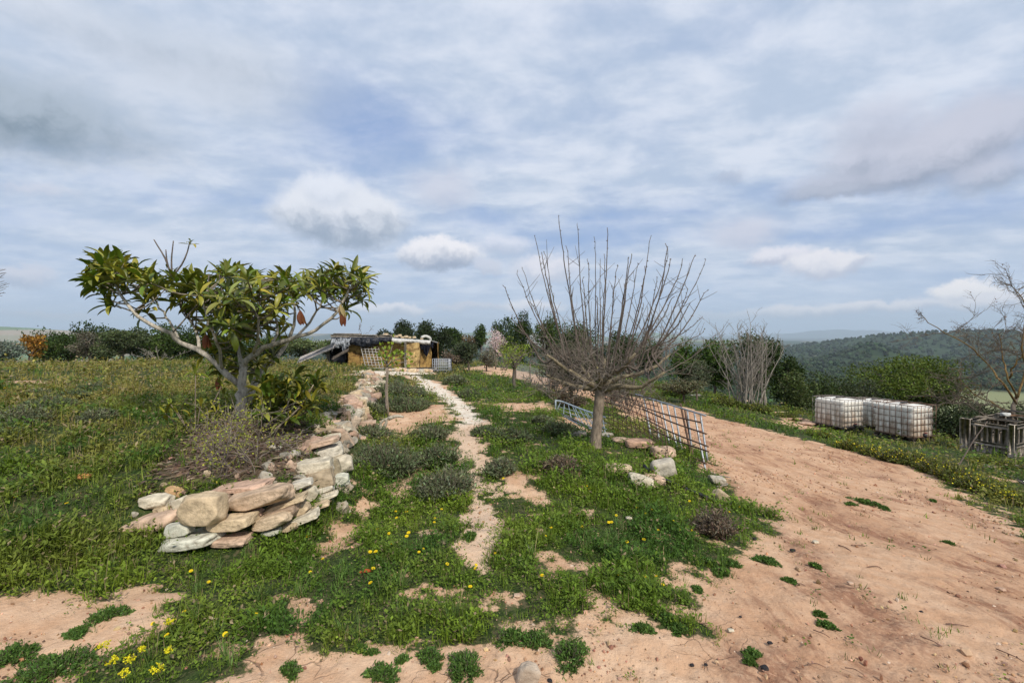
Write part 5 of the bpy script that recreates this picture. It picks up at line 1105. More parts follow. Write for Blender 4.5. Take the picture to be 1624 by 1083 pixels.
# ------------------------------------------------------------------ straw hut
def hut():
    d = 27.0; H = lambda x, y, dd=0.0: P(x, y, d + dd); t = empty('straw_hut', G(610, 586), 'low straw hut with a sagging black roof edge at the end of the stone wall', 'hut')
    gq = np.random.default_rng(91)
    straw = (.46, .29, .10)
    def bale_wall(x0, x1, y0, y1, dep, th, name='wall', col=straw, d1=None):
        g = Geo(); a = H(x0, y1, dep); b = H(x1, y1, d1 if d1 is not None else dep); h = H(x0, y0, dep)[2] - a[2]; nx, nz = 30, 14
        u = np.linspace(0, 1, nx); v = np.linspace(-.12, 1, nz); U, V_ = np.meshgrid(u, v); dirx = b - a; nrml = nrm(np.cross(dirx, [0, 0, 1])[None])[0]
        for off, sg in ((0, 1), (th, -1)):
            p = a + U[..., None] * dirx + V_[..., None] * np.array([0, 0, h]) ; dis = .05 * fbm(U * 9, V_ * 6, oct=3, seed=int(x0) % 50) * sg
            p = p + nrml * (dis[..., None]) - nrml * off; idx = np.arange(nx * nz).reshape(nz, nx)
            g.add(p.reshape(-1, 3), np.stack([idx[:-1, :-1], idx[:-1, 1:], idx[1:, 1:], idx[1:, :-1]], -1).reshape(-1, 4), None, col)
        ctr = a + dirx / 2 + [0, 0, h * .44] - nrml * th / 2; L = np.linalg.norm(dirx)
        x_ = dirx / L; box(g, ctr, (L - .01, th * .86, h * 1.10), np.stack([x_, -nrml, [0, 0, 1]], 1), col)
        return g.build(name, M_straw, t)
    bale_wall(552, 646, 542, 584, 0, .4); bale_wall(663, 684, 546, 580, -.1, .4, d1=1.3, name='wall')
    EW = tag(bale_wall(642, 664.5, 543, 588, -.5, .35, name='entrance_wall', col=(.60, .42, .18)), 'smooth pale yellow plastered entrance wall')
    g = Geo(); box(g, H(643, 566, -.62) , (.10, .16, 1.6), None, (.55, .5, .42), .01); g.build('door_post', M_wood, EW)
    g = Geo()      # side backing coloured near black as interior shade, and back walls, roof deck
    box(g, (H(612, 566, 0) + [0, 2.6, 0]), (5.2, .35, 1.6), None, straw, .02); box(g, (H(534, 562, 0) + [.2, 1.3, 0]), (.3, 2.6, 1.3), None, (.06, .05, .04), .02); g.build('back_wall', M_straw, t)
    # roof sheet of black plastic with a crumpled hanging edge
    def sheet(name, x0, x1, ytop, ybot, dep, dep1, col, mat, seed, amp=.10, back=3.0, skew=0, thick=.02):
        g = Geo(); nx, nv = 90, 26; u = np.linspace(0, 1, nx); v = np.linspace(0, 1, nv); U, V_ = np.meshgrid(u, v)
        a = H(x0, ytop, dep); b = H(x1, ytop + skew, dep1); top = a + U[..., None] * (b - a)
        drop = (H(x0, ytop, dep)[2] - H(x0, ybot, dep)[2]) * (.72 + .35 * fbm(u * 6 + seed, u * 0, oct=3, seed=seed) + .2 * np.sin(u * 9 + seed))
        bk = 1 - np.clip(V_ / .45, 0, 1); dn = np.clip((V_ - .45) / .55, 0, 1)
        p = top + bk[..., None] * np.array([0, back, -.18]) + np.array([0, -1, 0]) * (.10 * np.sin(np.clip(dn * 3, 0, 3.14)))[..., None]; p[..., 2] -= dn * drop[None]
        p[..., 1] += amp * fbm(U * 22, V_ * 5, oct=4, seed=seed) ; p[..., 2] += amp * .5 * fbm(U * 14, V_ * 6, oct=4, seed=seed + 1)
        idx = np.arange(nx * nv).reshape(nv, nx); q = np.stack([idx[:-1, :-1], idx[:-1, 1:], idx[1:, 1:], idx[1:, :-1]], -1).reshape(-1, 4); g.add(p.reshape(-1, 3), q, None, col)
        o = g.build(name, mat, t); m = o.modifiers.new('thickness', 'SOLIDIFY'); m.thickness = thick; return o
    sheet('black_tarpaulin', 526, 628, 535.5, 550, -.35, -.45, (.010, .012, .018), M_black, 3, .10)
    sheet('black_tarpaulin', 660, 687, 541, 562, -.35, .9, (.010, .013, .028), M_black, 9, .10, back=2.0, skew=1)
    RS = sheet('white_roof_sheet', 622, 683, 537, 543, -.75, -.2, (.50, .49, .46), M_plain, 12, .05, skew=4, back=3.2, thick=.04)
    g = Geo(); tubes(g, spline([H(668, 535, -.3), H(675, 533, -.2), H(682, 536, -.1), H(683, 541, 0)], 10), np.full(10, .07), 8, (.55, .54, .5)); tag(g.build('rolled_edge', M_plain, RS), 'rolled up pale end of the roof sheet')
    for (x0, x1, y, dd, cc) in [(526, 598, 532.5, .1, (.40, .35, .28)), (545, 600, 534, .6, (.34, .29, .23)), (530, 572, 530.5, .8, (.45, .40, .33)), (603, 622, 533, .2, (.38, .33, .26))]:
        g = Geo(); plank(g, H(x0, y, dd), H(x1, y + .5, dd), .35, .16, col=cc, bev=.02); g.build('roof_board', M_wood, t)
    for i, (x, y, s) in enumerate([(628, 534, .22), (638, 535, .15), (644, 534, .2), (650, 535, .14), (657, 535, .16), (634, 532, .18), (612, 531, .25), (669, 537, .14)]):
        g = Geo(); rock_mesh(g, H(x, y, .2), (s * 1.3, s, s * .8), 700 + i, TAN, base=ICO2); tag(g.build('rock', M_stone, origin='base'), 'stone weighing down the hut roof, %s from the left' % ORD[sorted([628, 638, 644, 650, 657, 634, 612, 669]).index(x)], 'rock', 'stones on the hut roof')
    # left end: crumpled grey sheet, leaning pallets, sloping pale panel
    sheet('grey_crumpled_sheet', 526, 556, 538, 556, -.45, -.5, (.30, .32, .34), M_plain, 21, .22, back=1.2)
    g = Geo(); box(g, H(541, 563, .5), (1.0, 1.2, .9), roty(.1), (.008, .009, .012), .03); tag(g.build('interior_shade', M_black, t), 'black block painting the shaded interior under the collapsed left end')  # black box stands in for the shade inside, beneath the boards
    for k_ in range(4):
        g = Geo(); plank(g, H(527 + k_ * .7, 569.5 - k_ * 1.2, -.9 + k_ * .05), H(552 + k_ * .5, 556.5 - k_ * 1.2, -.7 + k_ * .05), .55, .05, col=(.36, .30, .24), bev=.008); tag(g.build('leaning_board', M_wood, t), 'weathered board leaning on the left end')
    g = Geo(); plank(g, H(474, 571, -1.2), H(531, 547.5, -.9), 1.1, .07, up=(.15, -.2, 1), col=(.62, .57, .53), bev=.01); o = tag(g.build('ramp_panel', M_wood, origin='base'), 'long pale board sloping from the hut roof down to the grass', 'board')
    g = Geo(); box(g, H(520, 563, -.6), (.16, .16, .75), None, (.5, .46, .4), .01); g.build('support_post', M_wood, t)
    # floor slab
    g = Geo(); c0 = H(571, 589, -1.3); c1 = H(690, 589, -1.3); box(g, (c0 + c1) / 2 + [0, .5, -.02], (c1[0] - c0[0], 1.3, .34), None, (.50, .45, .38), .05); tag(g.build('plinth', M_stone, t), 'pale earth and rubble plinth along the front')
    for i in range(16):
        x = 574 + i * 7.3; g = Geo(); s = gq.uniform(.15, .35); rock_mesh(g, H(x, 588 + gq.uniform(-2, 2), -2.0), (s * 1.5, s, s * .8), 720 + i, [PINK, GREY, TAN][i % 3], base=ICO2); tag(g.build('rock', M_stone, origin='base'), 'rubble stone lying in front of the straw hut, %s along from the left' % ORD[i], 'rock', 'rubble in front of the hut')
    # mesh panel leaning on the straw wall
    g = Geo(); A, B_, C_, D_ = H(572, 549, -.25), H(600, 550, -.25), H(608, 584, -1.2), H(580, 583, -1.2)
    for i in range(6): f = i / 5; tubes(g, np.array([A + (B_ - A) * f, D_ + (C_ - D_) * f]), np.full(2, .019), 5, (.42, .40, .36))
    for i in range(9): f = i / 8; tubes(g, np.array([A + (D_ - A) * f, B_ + (C_ - B_) * f]), np.full(2, .017), 5, (.42, .40, .36))
    tag(g.build('mesh_panel', M_plain, origin='base'), 'grey wire mesh panel leaning against the straw wall of the hut', 'mesh panel')
    # wire cage right of the hut
    g = Geo(); d2 = 25.5; Q = lambda x, y, dd=0: P(x, y, d2 + dd)
    for (x0, x1, dd0, dd1) in [(686, 711, 0, 0), (711, 716, 0, 1.2), (690, 716, 1.2, 1.2)]:
        for j in range(9): f = j / 8; x = x0 + (x1 - x0) * f; dd = dd0 + (dd1 - dd0) * f; tubes(g, np.array([Q(x, 569, dd), Q(x, 592, dd)]), np.full(2, .013), 4, (.40, .42, .45))
        for j in range(6): y = 569 + 22 * j / 5; tubes(g, np.array([Q(x0, y, dd0), Q(x1, y, dd1)]), np.full(2, .013), 4, (.40, .42, .45))
    tag(g.build('wire_cage', M_plain, origin='base'), 'grey wire cage standing at the right corner of the hut', 'wire cage')
hut()
def field_fence():
    g0 = P(838, 600, 21); t = empty('wire_fence', (g0[0], 21, Z1(g0[0], 21)), 'low grey wire mesh fence beside the far track behind the yellow-green tree', 'fence')
    g = Geo(); A = P(818, 600, 24); B_ = P(872, 612, 17.5)
    za, zb = Z1(A[0], A[1]), Z1(B_[0], B_[1])
    for i in range(40): f = i / 39; p = A + (B_ - A) * f; z = za + (zb - za) * f; tubes(g, np.array([[p[0], p[1], z], [p[0], p[1], z + .75]]), np.full(2, .007), 3, (.36, .37, .37), cap=False)
    for j in range(8): tubes(g, np.array([[A[0], A[1], za + .75 * j / 7], [B_[0], B_[1], zb + .75 * j / 7]]), np.full(2, .007), 3, (.36, .37, .37), cap=False)
    g.build('wire', M_plain, t)
    for f in (0, .5, 1): g = Geo(); p = A + (B_ - A) * f; z = za + (zb - za) * f; tubes(g, np.array([[p[0], p[1], z - .05], [p[0], p[1], z + .9]]), np.full(2, .03), 6, (.2, .16, .12)); g.build('post', M_bark, t)
field_fence()

# ------------------------------------------------------------------ staked sapling by the wall
def sapling():
    gq = np.random.default_rng(95); b = G(612, 657); d = b[1]; t = empty('sapling', b, 'young fig sapling with sparse fresh green leaves in front of the hut', 'tree'); g = Geo(); tips = []
    tubes(g, spline([P(613, 658, d), P(612, 620, d), P(615, 590, d), P(613, 574, d)], 10), np.linspace(.028, .02, 10), 7, (.24, .20, .16))
    for l in [[(613, 578), (606, 568), (602, 558)], [(613, 576), (618, 562), (622, 548), (621, 538)], [(614, 580), (628, 570), (640, 568), (652, 564)], [(614, 584), (632, 576), (648, 573)], [(613, 576), (612, 562), (606, 550)], [(614, 580), (625, 566), (634, 554)]]:
        q = spline([P(x, y, d + gq.uniform(-.1, .1)) for x, y in l], 8); tubes(g, q, np.linspace(.014, .006, 8), 5, (.26, .22, .17)); tips += list(q[2:])
    g.build('stem', M_bark, t); tips = np.array(tips); n = 130; c = tips[gq.integers(len(tips), size=n)] + gq.normal(0, .085, (n, 3)); g = Geo(); cards(g, c, nrm(rdir(n, gq) + [0, 0, -.2]), rdir(n, gq), gq.uniform(.06, .11, n), gq.uniform(.045, .08, n), cvar((.20, .27, .03), n, .2, .07, gq)); g.build('leaves', M_leaf, t)
    g = Geo(); s = G(616, 660); tubes(g, spline([s - [0, 0, .05], P(614, 620, s[1]), P(613, 583, s[1])], 6), np.full(6, .017), 6, (.27, .22, .17)); tag(g.build('stake', M_bark, origin='base'), 'thin wooden stake tied beside the sapling in front of the hut', 'stake')
    g = Geo(); s = G(606, 686)
    for l in [[(606, 686), (603, 676), (606, 668), (618, 662)], [(606, 682), (612, 672), (613, 664)], [(616, 664), (628, 660), (640, 661)]]: tubes(g, spline([P(x, y, s[1] + .02) for x, y in l], 8) , np.linspace(.035, .018, 8), 7, (.42, .38, .30))
    tag(g.build('driftwood', M_bark, origin='base'), 'pale twisted root lying on the dirt beside the wall shrubs', 'root')
sapling()

# ------------------------------------------------------------------ pale blue lying frame
def blue_frame():
    d0 = G(884, 655)[1]; d1 = G(960, 693)[1]
    def Q(x, y, k=0): f = (x - 881) / 80; return P(x, y, d0 + (d1 - d0) * f + k)
    t = empty('bed_frame', G(900, 668), 'pale blue metal frame lying on the grass behind the bare tree trunk', 'metal frame'); c = (.34, .40, .44)
    g = Geo()
    for l in [[(881, 635, 0), (883, 652, 0), (900, 664, 0), (939, 680, 0), (965, 692, 0)], [(881, 635, .0), (892, 637, .5), (920, 648, .6), (960, 662, .6)]]: tubes(g, spline([Q(*a) for a in l], 18), np.full(18, .017), 7, c)
    g.build('rail', M_plain, t)
    g = Geo(); plank(g, Q(884, 654, -.01), Q(938, 680, -.01), .012, .07, col=(.38, .46, .52)); g.build('side_plate', M_plain, t)
    g = Geo()
    for f in np.linspace(0.04, .96, 11): a = spline([Q(883, 651), Q(939, 680), Q(963, 691)], 20)[int(f * 19)]; b = spline([Q(889, 638, .5), Q(920, 648, .6), Q(960, 662, .6)], 20)[int(f * 19)]; tubes(g, np.array([a, b]), np.full(2, .008), 5, c)
    for k_ in (.33, .66): tubes(g, spline([Q(883, 652 - 12 * k_, .2 * k_), Q(920, 669 - 22 * k_, .5 * k_), Q(962, 690 - 28 * k_, .6 * k_)], 12), np.full(12, .007), 5, c)
    g.build('crossbars', M_plain, t)
blue_frame()

# ------------------------------------------------------------------ leaning gate and mesh panels
def gate():
    gq = np.random.default_rng(97); dR = G(1122, 752)[1] + .15; dL = dR + 2.2
    def Q(x, y, k=0): f = (x - 1120) / (1021 - 1120); return P(x, y, dR + (dL - dR) * f + k)
    t = empty('metal_gate', G(1110, 750), 'grey tube gate with rusty bars leaning at the edge of the track', 'gate'); gr = (.36, .38, .40); ru = (.14, .085, .06)
    def bar(name, a, b, r, c, m, n=10, sag=0.0, lab=None):
        q = spline([a, (a + b) / 2 - [0, 0, sag], b], n); g = Geo(); tubes(g, q, np.full(n, r), 7, c); o = g.build(name, m, t)
        if lab: tag(o, lab)
    bar('top_rail', Q(1008, 625), Q(1119, 659), .013, gr, M_metal)
    bar('bottom_rail', Q(1034, 697), Q(1124, 757), .015, gr, M_metal, sag=.02)
    for (a, b) in [((1101, 655), (1121, 757)), ((1111, 658), (1122, 730)), ((1021, 630), (1032, 690)), ((1035, 633), (1046, 700)), ((1048, 637), (1062, 705)), ((1058, 641), (1074, 712)), ((1069, 644), (1082, 718)), ((1090, 651), (1099, 728))]: bar('upright', Q(*a), Q(*b), .014, gr, M_metal)
    bar('upright', Q(1079, 640), Q(1098, 731), .016, ru, M_rust, lab='thick rusty upright bar'); bar('upright', Q(1086, 650), Q(1101, 732), .012, ru, M_rust, lab='rusty upright bar')
    for k_, (a, b) in enumerate([((1019, 648), (1120, 688)), ((1023, 664), (1123, 708)), ((1027, 677), (1124, 716)), ((1030, 688), (1120, 735)), ((1005, 640), (1112, 670))]): bar('crossbar', Q(*a), Q(*b), .012, ru, M_rust, sag=.03, lab='sagging rusty crossbar')
    # fine reinforcing mesh behind, sweeping back to the left
    d1 = G(1060, 735)[1]; d2 = d1 + 2.3
    def S(x, y): f = (x - 1060) / (950 - 1060); return P(x, y, d1 + (d2 - d1) * np.clip(f, -.3, 1.2))
    g = Geo()
    def rowpt(u, v):       # u along, v down
        xt, yt = 950 + 90 * u, 616 + 16 * u; xb, yb = 958 + 104 * u, 668 + 74 * u ** 1.3
        return S(xt + (xb - xt) * v + 3 * math.sin(v * 3), yt + (yb - yt) * v)
    for i in range(15): u = i / 14; q = np.array([rowpt(u, v) for v in np.linspace(0, 1, 9)]); tubes(g, q, np.full(9, .0058), 4, (.11, .065, .05), cap=False)
    for j in range(9): v = j / 8; q = np.array([rowpt(u, v) for u in np.linspace(0, 1, 12)]); q[:, 2] += .01 * math.sin(j * 2.1); tubes(g, q, np.full(12, .0058), 4, (.11, .065, .05), cap=False)
    tag(g.build('mesh_panel', M_rust, origin='base'), 'thin rusty reinforcing mesh standing behind the grey tube gate', 'mesh panel')
    g = Geo(); pts = [(1022, 748), (1034, 757), (1050, 764), (1075, 774), (1105, 787), (1135, 798), (1168, 803)]
    q = spline([G(x, y) + [0, 0, .035 if i else .07] for i, (x, y) in enumerate(pts)], 30); tubes(g, q, np.linspace(.024, .014, 30), 9, (.012, .014, .018)); tag(g.build('black_pipe', M_black, origin='base'), 'black plastic pipe running over the rocks towards the track', 'pipe')
    g = Geo(); q = spline([G(993, 672), P(991, 664, G(993, 672)[1]), P(997, 658, G(993, 672)[1])], 6); tubes(g, q, np.linspace(.03, .018, 6), 6, (.03, .028, .025)); tag(g.build('stump', M_bark, origin='base'), 'short dark stump in the grass between the trunk and the gate', 'stump')
    # vine-thin loose wires
    for k_ in range(2):
        g = Geo(); a = G(1122 + k_ * 14, 752 + k_ * 14); q = spline([a + [0, 0, .05], a + [.1, -.10, .02], a + [.22 - .3 * k_, -.2, .02]], 8); tubes(g, q, np.full(8, .008), 5, (.3, .26, .22)); tag(g.build('stick', M_bark, origin='base'), ['pale dry stick touching the foot of the grey tube gate', 'pale dry stick lying lower, below the foot of the gate'][k_], 'stick', 'sticks by the gate')
gate()

# ------------------------------------------------------------------ white liquid tanks in wire cages
def tank_material():
    m, t, o = newmat('tank_plastic'); pos = t.n('ShaderNodeTexCoord').outputs['Object']; z = t.n('ShaderNodeSeparateXYZ', None, _0=pos).outputs[2]
    st = t.n('ShaderNodeMapping', None, Vector=pos, Scale=(6, 6, .9)).outputs[0]; nz = t.noise(st, 1.6, 6, .6).outputs[0]; n2_ = t.noise(pos, 3, 5, .6).outputs[0]
    dirt = t.m('MULTIPLY', t.ramp(t.m('ADD', nz, t.m('MULTIPLY', t.m('SUBTRACT', .75, z), .42)), .42, .78), .9)
    base = t.mix(dirt, t.mix(1.0, attr(t).outputs[0], t.mix(t.ramp(n2_, .3, .7), c4(.9, .9, .88), c4(1, 1, 1)), 'MULTIPLY'), c4(.36, .25, .17))
    p = t.n('ShaderNodeBsdfPrincipled', None, Base_Color=base, Roughness=.5); p.inputs['Subsurface Weight'].default_value = 0
    t.set(p.inputs['Normal'], t.n('ShaderNodeBump', None, Height=t.noise(pos, 2.2, 2).outputs[0], Strength=.4, Distance=.06)); t.set(o.inputs[0], p); return m
M_tank = tank_material()
def ibc(nx, dn, label, white, tilt=0.0, phi=72.0, sink=0.0):
    c0 = P(nx, 600, dn); ph = R(phi); lv = np.array([-math.cos(ph), math.sin(ph), 0]) * 1.2; rv = np.array([math.sin(ph), math.cos(ph), 0]) * 1.0
    ctr = np.array([c0[0], c0[1], 0]) + lv / 2 + rv / 2; z0 = min(Z1(*(ctr[:2])), Z1(c0[0], c0[1])) + .02 - sink
    t = empty('storage_tank', (ctr[0], ctr[1], z0), label, 'tank', 'white storage tanks in wire cages'); Rm = np.stack([rv / 1.0, -lv / 1.2 * -1, [0, 0, 1]], 1)
    Rm = np.stack([rv / np.linalg.norm(rv), lv / np.linalg.norm(lv), [0, 0, 1]], 1) @ rotx(tilt); o = np.array([ctr[0], ctr[1], z0]); T = lambda v: np.asarray(v) @ Rm.T + o
    gq = np.random.default_rng(int(nx))
    # bottle: rounded block with a waist between the cage bars
    n = 26; g = Geo(); th = np.linspace(0, 2 * math.pi, 64, endpoint=False); zs = np.concatenate([[.14], np.linspace(.15, 1.06, 24), [1.09]]); ring = []
    for k_, z in enumerate(zs):
        e = 11; c, s = np.cos(th), np.sin(th); r = (np.abs(c) ** e + np.abs(s) ** e) ** (-1 / e); ins = {0: .86, len(zs) - 1: .84, 1: .95, len(zs) - 2: .93}.get(k_, 1.0); bul = 1 + .012 * math.sin((z - .14) / .95 * math.pi * 9) + .01 * math.sin((z - .14) / .95 * 3.14)
        ring.append(np.stack([c * r * .475 * ins * bul, s * r * .575 * ins * bul, np.full(64, z)], -1))
    V = np.array(ring); idx = np.arange(V.shape[0] * 64).reshape(-1, 64); q = np.stack([idx[:-1], np.roll(idx, -1, 1)[:-1], np.roll(idx, -1, 1)[1:], idx[1:]], -1).reshape(-1, 4)
    v = np.vstack([V.reshape(-1, 3), [[0, 0, 1.12], [0, 0, .14]]]); k1, k2 = len(v) - 2, len(v) - 1; tt = [[idx[-1, j], idx[-1, (j + 1) % 64], k1] for j in range(64)] + [[idx[0, (j + 1) % 64], idx[0, j], k2] for j in range(64)]
    g.add(T(v), q, tt, np.array((.92, .88, .79)) * white); BT = g.build('bottle', M_tank, t, origin=tuple(o))
    g = Geo(); tubes(g, T([[0, 0, 1.11], [0, 0, 1.15]]), np.full(2, .09), 20, (.05, .05, .05)); g.build('lid', M_black, BT)
    g = Geo(); x0, y0 = .5, .6; mc = (.27, .23, .20) if white > .9 else (.22, .13, .09)
    for z in (.17, .36, .55, .74, .93, 1.12):
        r = .012 if z in (.17, 1.12) else .0075; loop = [(-x0, -y0, z), (x0, -y0, z), (x0, y0, z), (-x0, y0, z)]
        for a_, b_ in zip(loop, loop[1:] + loop[:1]): tubes(g, T([a_, b_]), np.full(2, r), 6, mc)
    for k_ in range(8):
        f = -y0 + 1.2 * k_ / 7
        for x in (-x0, x0): tubes(g, T([(x, f, .13), (x, f, 1.13)]), np.full(2, .0075), 6, mc)
    for k_ in range(1, 6):
        f = -x0 + 1.0 * k_ / 6
        for y in (-y0, y0): tubes(g, T([(f, y, .13), (f, y, 1.13)]), np.full(2, .0075), 6, mc)
    for y in (-.2, .2): tubes(g, T([(-x0, y, 1.14), (x0, y, 1.14)]), np.full(2, .012), 6, mc)
    g.build('cage', M_metal, t)
    g = Geo()
    for x in (-.42, 0, .42): box(g, T([(x, 0, .015)])[0], (.11, 1.2, .02), Rm, (.24, .19, .15), .004)
    for x in (-.42, 0, .42):
        for y in (-.52, 0, .52): box(g, T([(x, y, .07)])[0], (.11, .13, .085), Rm, (.22, .18, .14), .006)
    for y in (-.5, -.25, 0, .25, .5): box(g, T([(0, y, .12)])[0], (1.0, .14, .02), Rm, (.26, .20, .16), .004)
    g.build('pallet', M_wood, t)
    g = Geo(); tubes(g, T([(0, -.57, .22), (0, -.64, .22)]), np.full(2, .05), 12, (.05, .05, .06)); box(g, T([(0, -.63, .29)])[0], (.12, .03, .03), Rm, (.35, .05, .04), .004); g.build('valve', M_black, BT)
ibc(1340, 16.2, 'leftmost white plastic tank in a grey wire cage on the verge', .98, sink=.0)
ibc(1398, 17.6, 'white caged tank at the back between the two others', .95)
ibc(1450, 14.3, 'rightmost white caged tank with rusty brown streaks on its left side', .88)

# ------------------------------------------------------------------ grey pallet crate
def crate():
    d = 12.6; a = P(1527, 700, d); b = P(1604, 700, d - .9); c = P(1665, 700, d + .3); za, zb, zc = Z1(a[0], a[1]), Z1(b[0], b[1]), Z1(c[0], c[1]); z0 = min(za, zb, zc) + .0; top = P(1527, 664, d)[2]
    h = top - z0; A, B_, C_ = np.array([a[0], a[1], z0]), np.array([b[0], b[1], z0]), np.array([c[0], c[1], z0]); D_ = A + (C_ - B_)
    t = empty('wooden_crate', (A + C_) / 2, 'grey weathered crate of old pallets with loose boards on top at the right edge', 'crate'); gq = np.random.default_rng(99)
    gy = lambda k_=1: tuple(np.array((.42, .36, .29)) * k_ * gq.uniform(.75, 1.2))
    up = np.array([0, 0, 1.])
    def wallp(P0, P1, n, name):
        g = Geo(); L = np.linalg.norm(P1 - P0); dx = (P1 - P0) / L; nr_ = np.cross(dx, up)
        for z in (.10, .50, .93): plank(g, P0 + up * h * z, P1 + up * h * z, .035, .10, col=gy(), bev=.005)
        for i in range(n):
            f = (i + .5) / n; p = P0 + dx * L * f - nr_ * .045; lean = gq.normal(0, .02)
            g2 = p + up * h * gq.uniform(.02, .08); g3 = p + up * h * gq.uniform(.84, .95) + dx * lean; x_ = nrm((g3 - g2)[None])[0]; box(g, (g2 + g3) / 2, (np.linalg.norm(g3 - g2), .15 * L / 1.1 * 9 / n * .62, .02), np.stack([x_, dx, np.cross(x_, dx)], 1), gy(1.35), .004)
        g.build(name, M_wood, t)
    wallp(A, B_, 8, 'slat_wall'); wallp(B_, C_, 9, 'slat_wall'); wallp(D_, C_, 9, 'slat_wall'); wallp(A, D_, 9, 'slat_wall')
    for p in (A, A + (B_ - A) * .10, B_, C_, D_):
        g = Geo(); x_ = (B_ - A) / np.linalg.norm(B_ - A); box(g, p + up * h * .5 + [0, -.02, 0], (.13, .11, h * 1.05), np.stack([x_, np.cross(up, x_), up], 1), gy(1.2), .008); g.build('post', M_wood, t)
    for i, (f0, f1, y, cc, ww) in enumerate([(.08, .98, .25, (.33, .28, .22), .3), (.2, .75, .6, (.36, .32, .27), .2), (.5, 1.05, .45, (.40, .24, .14), .25), (.1, .6, .8, (.28, .24, .2), .2)]):
        g = Geo(); o = A + up * (h * .98 + .05 + .03 * i) + (D_ - A) * y; plank(g, o + (B_ - A) * f0, o + (B_ - A) * f1 + up * gq.normal(0, .03), ww, .025, col=cc, bev=.004); tag(g.build('board', M_wood, origin='base'), ['wide grey board lying along the front of the crate top', 'narrow grey board lying across the middle of the crate top', 'orange-brown board lying on the right of the crate top', 'dull board at the back of the crate top'][i], 'board', 'loose boards on the crate')
    g = Geo(); rock_mesh(g, A + (B_ - A) * .62 + (D_ - A) * .3 + up * (h + .15), (.22, .15, .10), 5, (.6, .6, .56), base=ICO2); tag(g.build('rock', M_stone, origin='base'), 'small white stone lying on the boards of the crate', 'rock')
    g = Geo(); s = G(1518, 742); q = spline([s, P(1530, 722, s[1] + .1), P(1545, 697, s[1] + .2), P(1566, 668, s[1] + .3)], 12); tubes(g, q, np.linspace(.016, .009, 12), 6, (.13, .10, .08)); tag(g.build('stake', M_bark, origin='base'), 'thin dark slanting rod stuck in the verge in front of the crate', 'stake')
    for i, (x0, y0, x1, y1) in enumerate([(1560, 738, 1640, 775), (1590, 735, 1660, 752), (1555, 741, 1600, 742)]):
        g = Geo(); plank(g, G(x0, y0) + up * .03, G(x1, y1) + up * .03, .08, .03, col=(.36, .31, .25)); tag(g.build('board', M_wood, origin='base'), ['longest grey board in the grass in front of the crate', 'grey board behind the longest one, right of the crate', 'short grey board in the grass left of the other two'][i], 'board', 'boards on the grass below the crate')
crate()
for i, (x, y, h) in enumerate([(1213, 645, 24), (1226, 640, 22), (1096, 624, 12), (1270, 668, 10)]):
    b = G(x, y); k = b[1] / FPX; g = Geo(); tubes(g, spline([b - [0, 0, .05], b + [.05 * (-1) ** i, 0, h * k * .5], b + [-.08 * (-1) ** i if i == 0 else 0, 0, h * k]], 6), np.linspace(.045, .03, 6), 6, (.30, .26, .20))
    tag(g.build('fence_post', M_bark, origin='base'), ['crooked grey stake on the far verge, right of the leafless stems', 'straight grey stake on the far verge, beside the crooked one', 'tiny stake on the far verge under the olive bush', 'short stub of wood on the verge left of the tanks'][i], 'stake', 'stakes on the far verge')
for i, (x, y, w_, h_, c) in enumerate([(1258, 664, 34, 7, RED), (1068, 614, 26, 6, CREAM), (1105, 627, 16, 4, GREY), (1280, 672, 26, 6, RED), (1180, 636, 16, 4, PINK), (1245, 655, 16, 4, TAN)]):
    loose_rock(x, y, w_, h_, 0, c, ['reddish rubble heap on the verge left of the tanks', 'pale flat rocks on the bank beyond the track', 'small grey rock on the bank beyond the track', 'low red stone next to the left tank', 'pink stone near the leafless stems', 'tan stone on the verge between stems and tanks'][i], None, 80 + i)
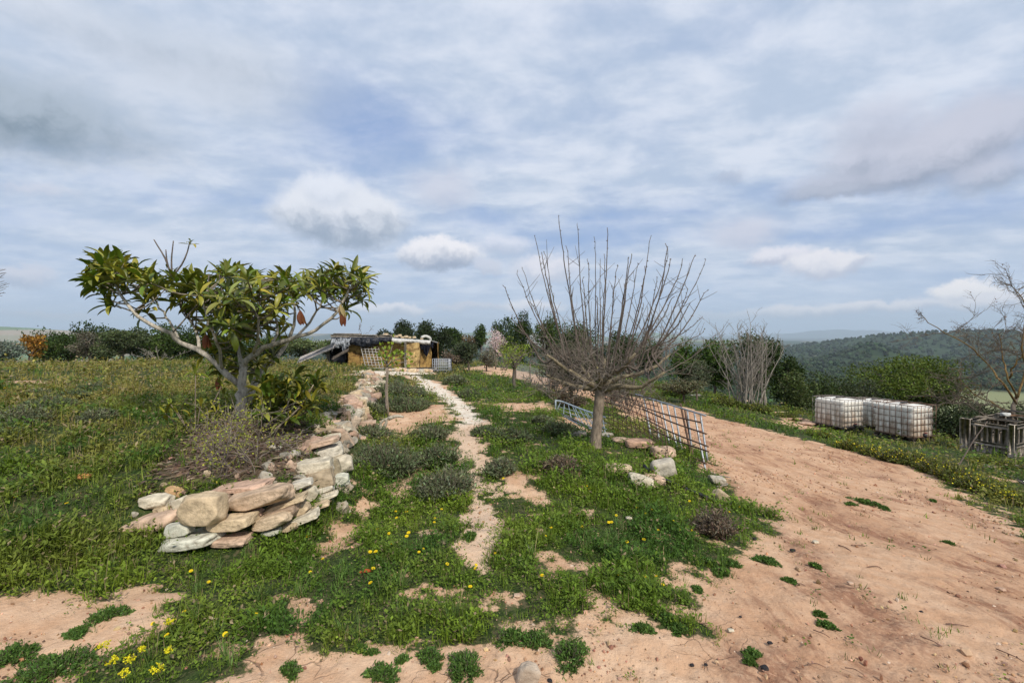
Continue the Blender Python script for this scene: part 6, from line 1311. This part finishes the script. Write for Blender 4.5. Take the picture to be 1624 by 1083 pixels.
# debris on the bare earth
def debris():
    gq = np.random.default_rng(101)
    b = G(568, 914); g = Geo(); leaves(g, b[None] + [0, 0, .02], np.array([[.9, .4, .1]]), np.array([[0, -.3, 1.]]), np.array([.10]), np.array([.035]), (.36, .08, .02), K=6, bend=.5, fold=.6); tag(g.build('fallen_leaf', M_leaf, origin='base'), 'rust-red curled leaf lying in the grass', 'leaf')
    b = G(134, 762); g = Geo(); rock_mesh(g, b + [0, 0, .04], (.12, .06, .05), 9, (.50, .24, .08), base=ICO2); tag(g.build('rock', M_stone, origin='base'), 'small orange stone in the grass left of the wall', 'rock')
    for i, (x, y, l) in enumerate([(1210, 1064, 22), (1240, 1068, 0), (1262, 930, 16), (1290, 1000, 26), (1325, 930, 30), (1350, 865, 22), (1110, 990, 18), (1340, 1060, 30), (1580, 1030, 44), (1460, 1010, 34), (1280, 1055, 30), (1375, 900, 24), (640, 975, 20), (250, 838, 40), (1500, 990, 36), (1330, 865, 20)]):
        if l == 0: continue
        s = G(x, y); e = G(x + l, y + gq.uniform(-.2, .5) * l); g = Geo(); m = (s + e) / 2 + gq.normal(0, .012, 3) * [1, 1, 0]; q = spline([s + [0, 0, .006], m + [0, 0, .012], e + [0, 0, .006]], 8); tubes(g, q, np.linspace(.0038, .0022, 8) * s[1] / 3, 5, (.22, .13, .09) if i else (.5, .3, .2)); tag(g.build('twig', M_bark, origin='base'), 'dry twig on bare earth, %s from the left of those on the ground' % ORD[sorted([1210, 1262, 1290, 1325, 1350, 1110, 1340.5, 1580, 1460, 1280, 1375, 640, 250, 1500, 1330]).index({1340: 1340.5}.get(x, x))], 'twig', 'dry twigs on the ground')
    for i, (x, y, s_) in enumerate([(1214, 1060, 11), (1098, 1055, 6), (1120, 1054, 5), (1032, 1002, 5), (1198, 855, 6), (1258, 873, 8), (1222, 1020, 7), (872, 1080, 8), (1046, 1012, 4), (1462, 970, 5), (1175, 978, 4)]):
        loose_rock(x, y, s_, s_ * .7, 0, (.03, .028, .03), 'small black stone on bare earth, %s from the left of the black ones' % ORD[sorted([1214, 1098, 1120, 1032, 1198, 1258, 1222, 872, 1046, 1462, 1175]).index(x)], None, 110 + i, 'black stones on the bare earth')
debris()
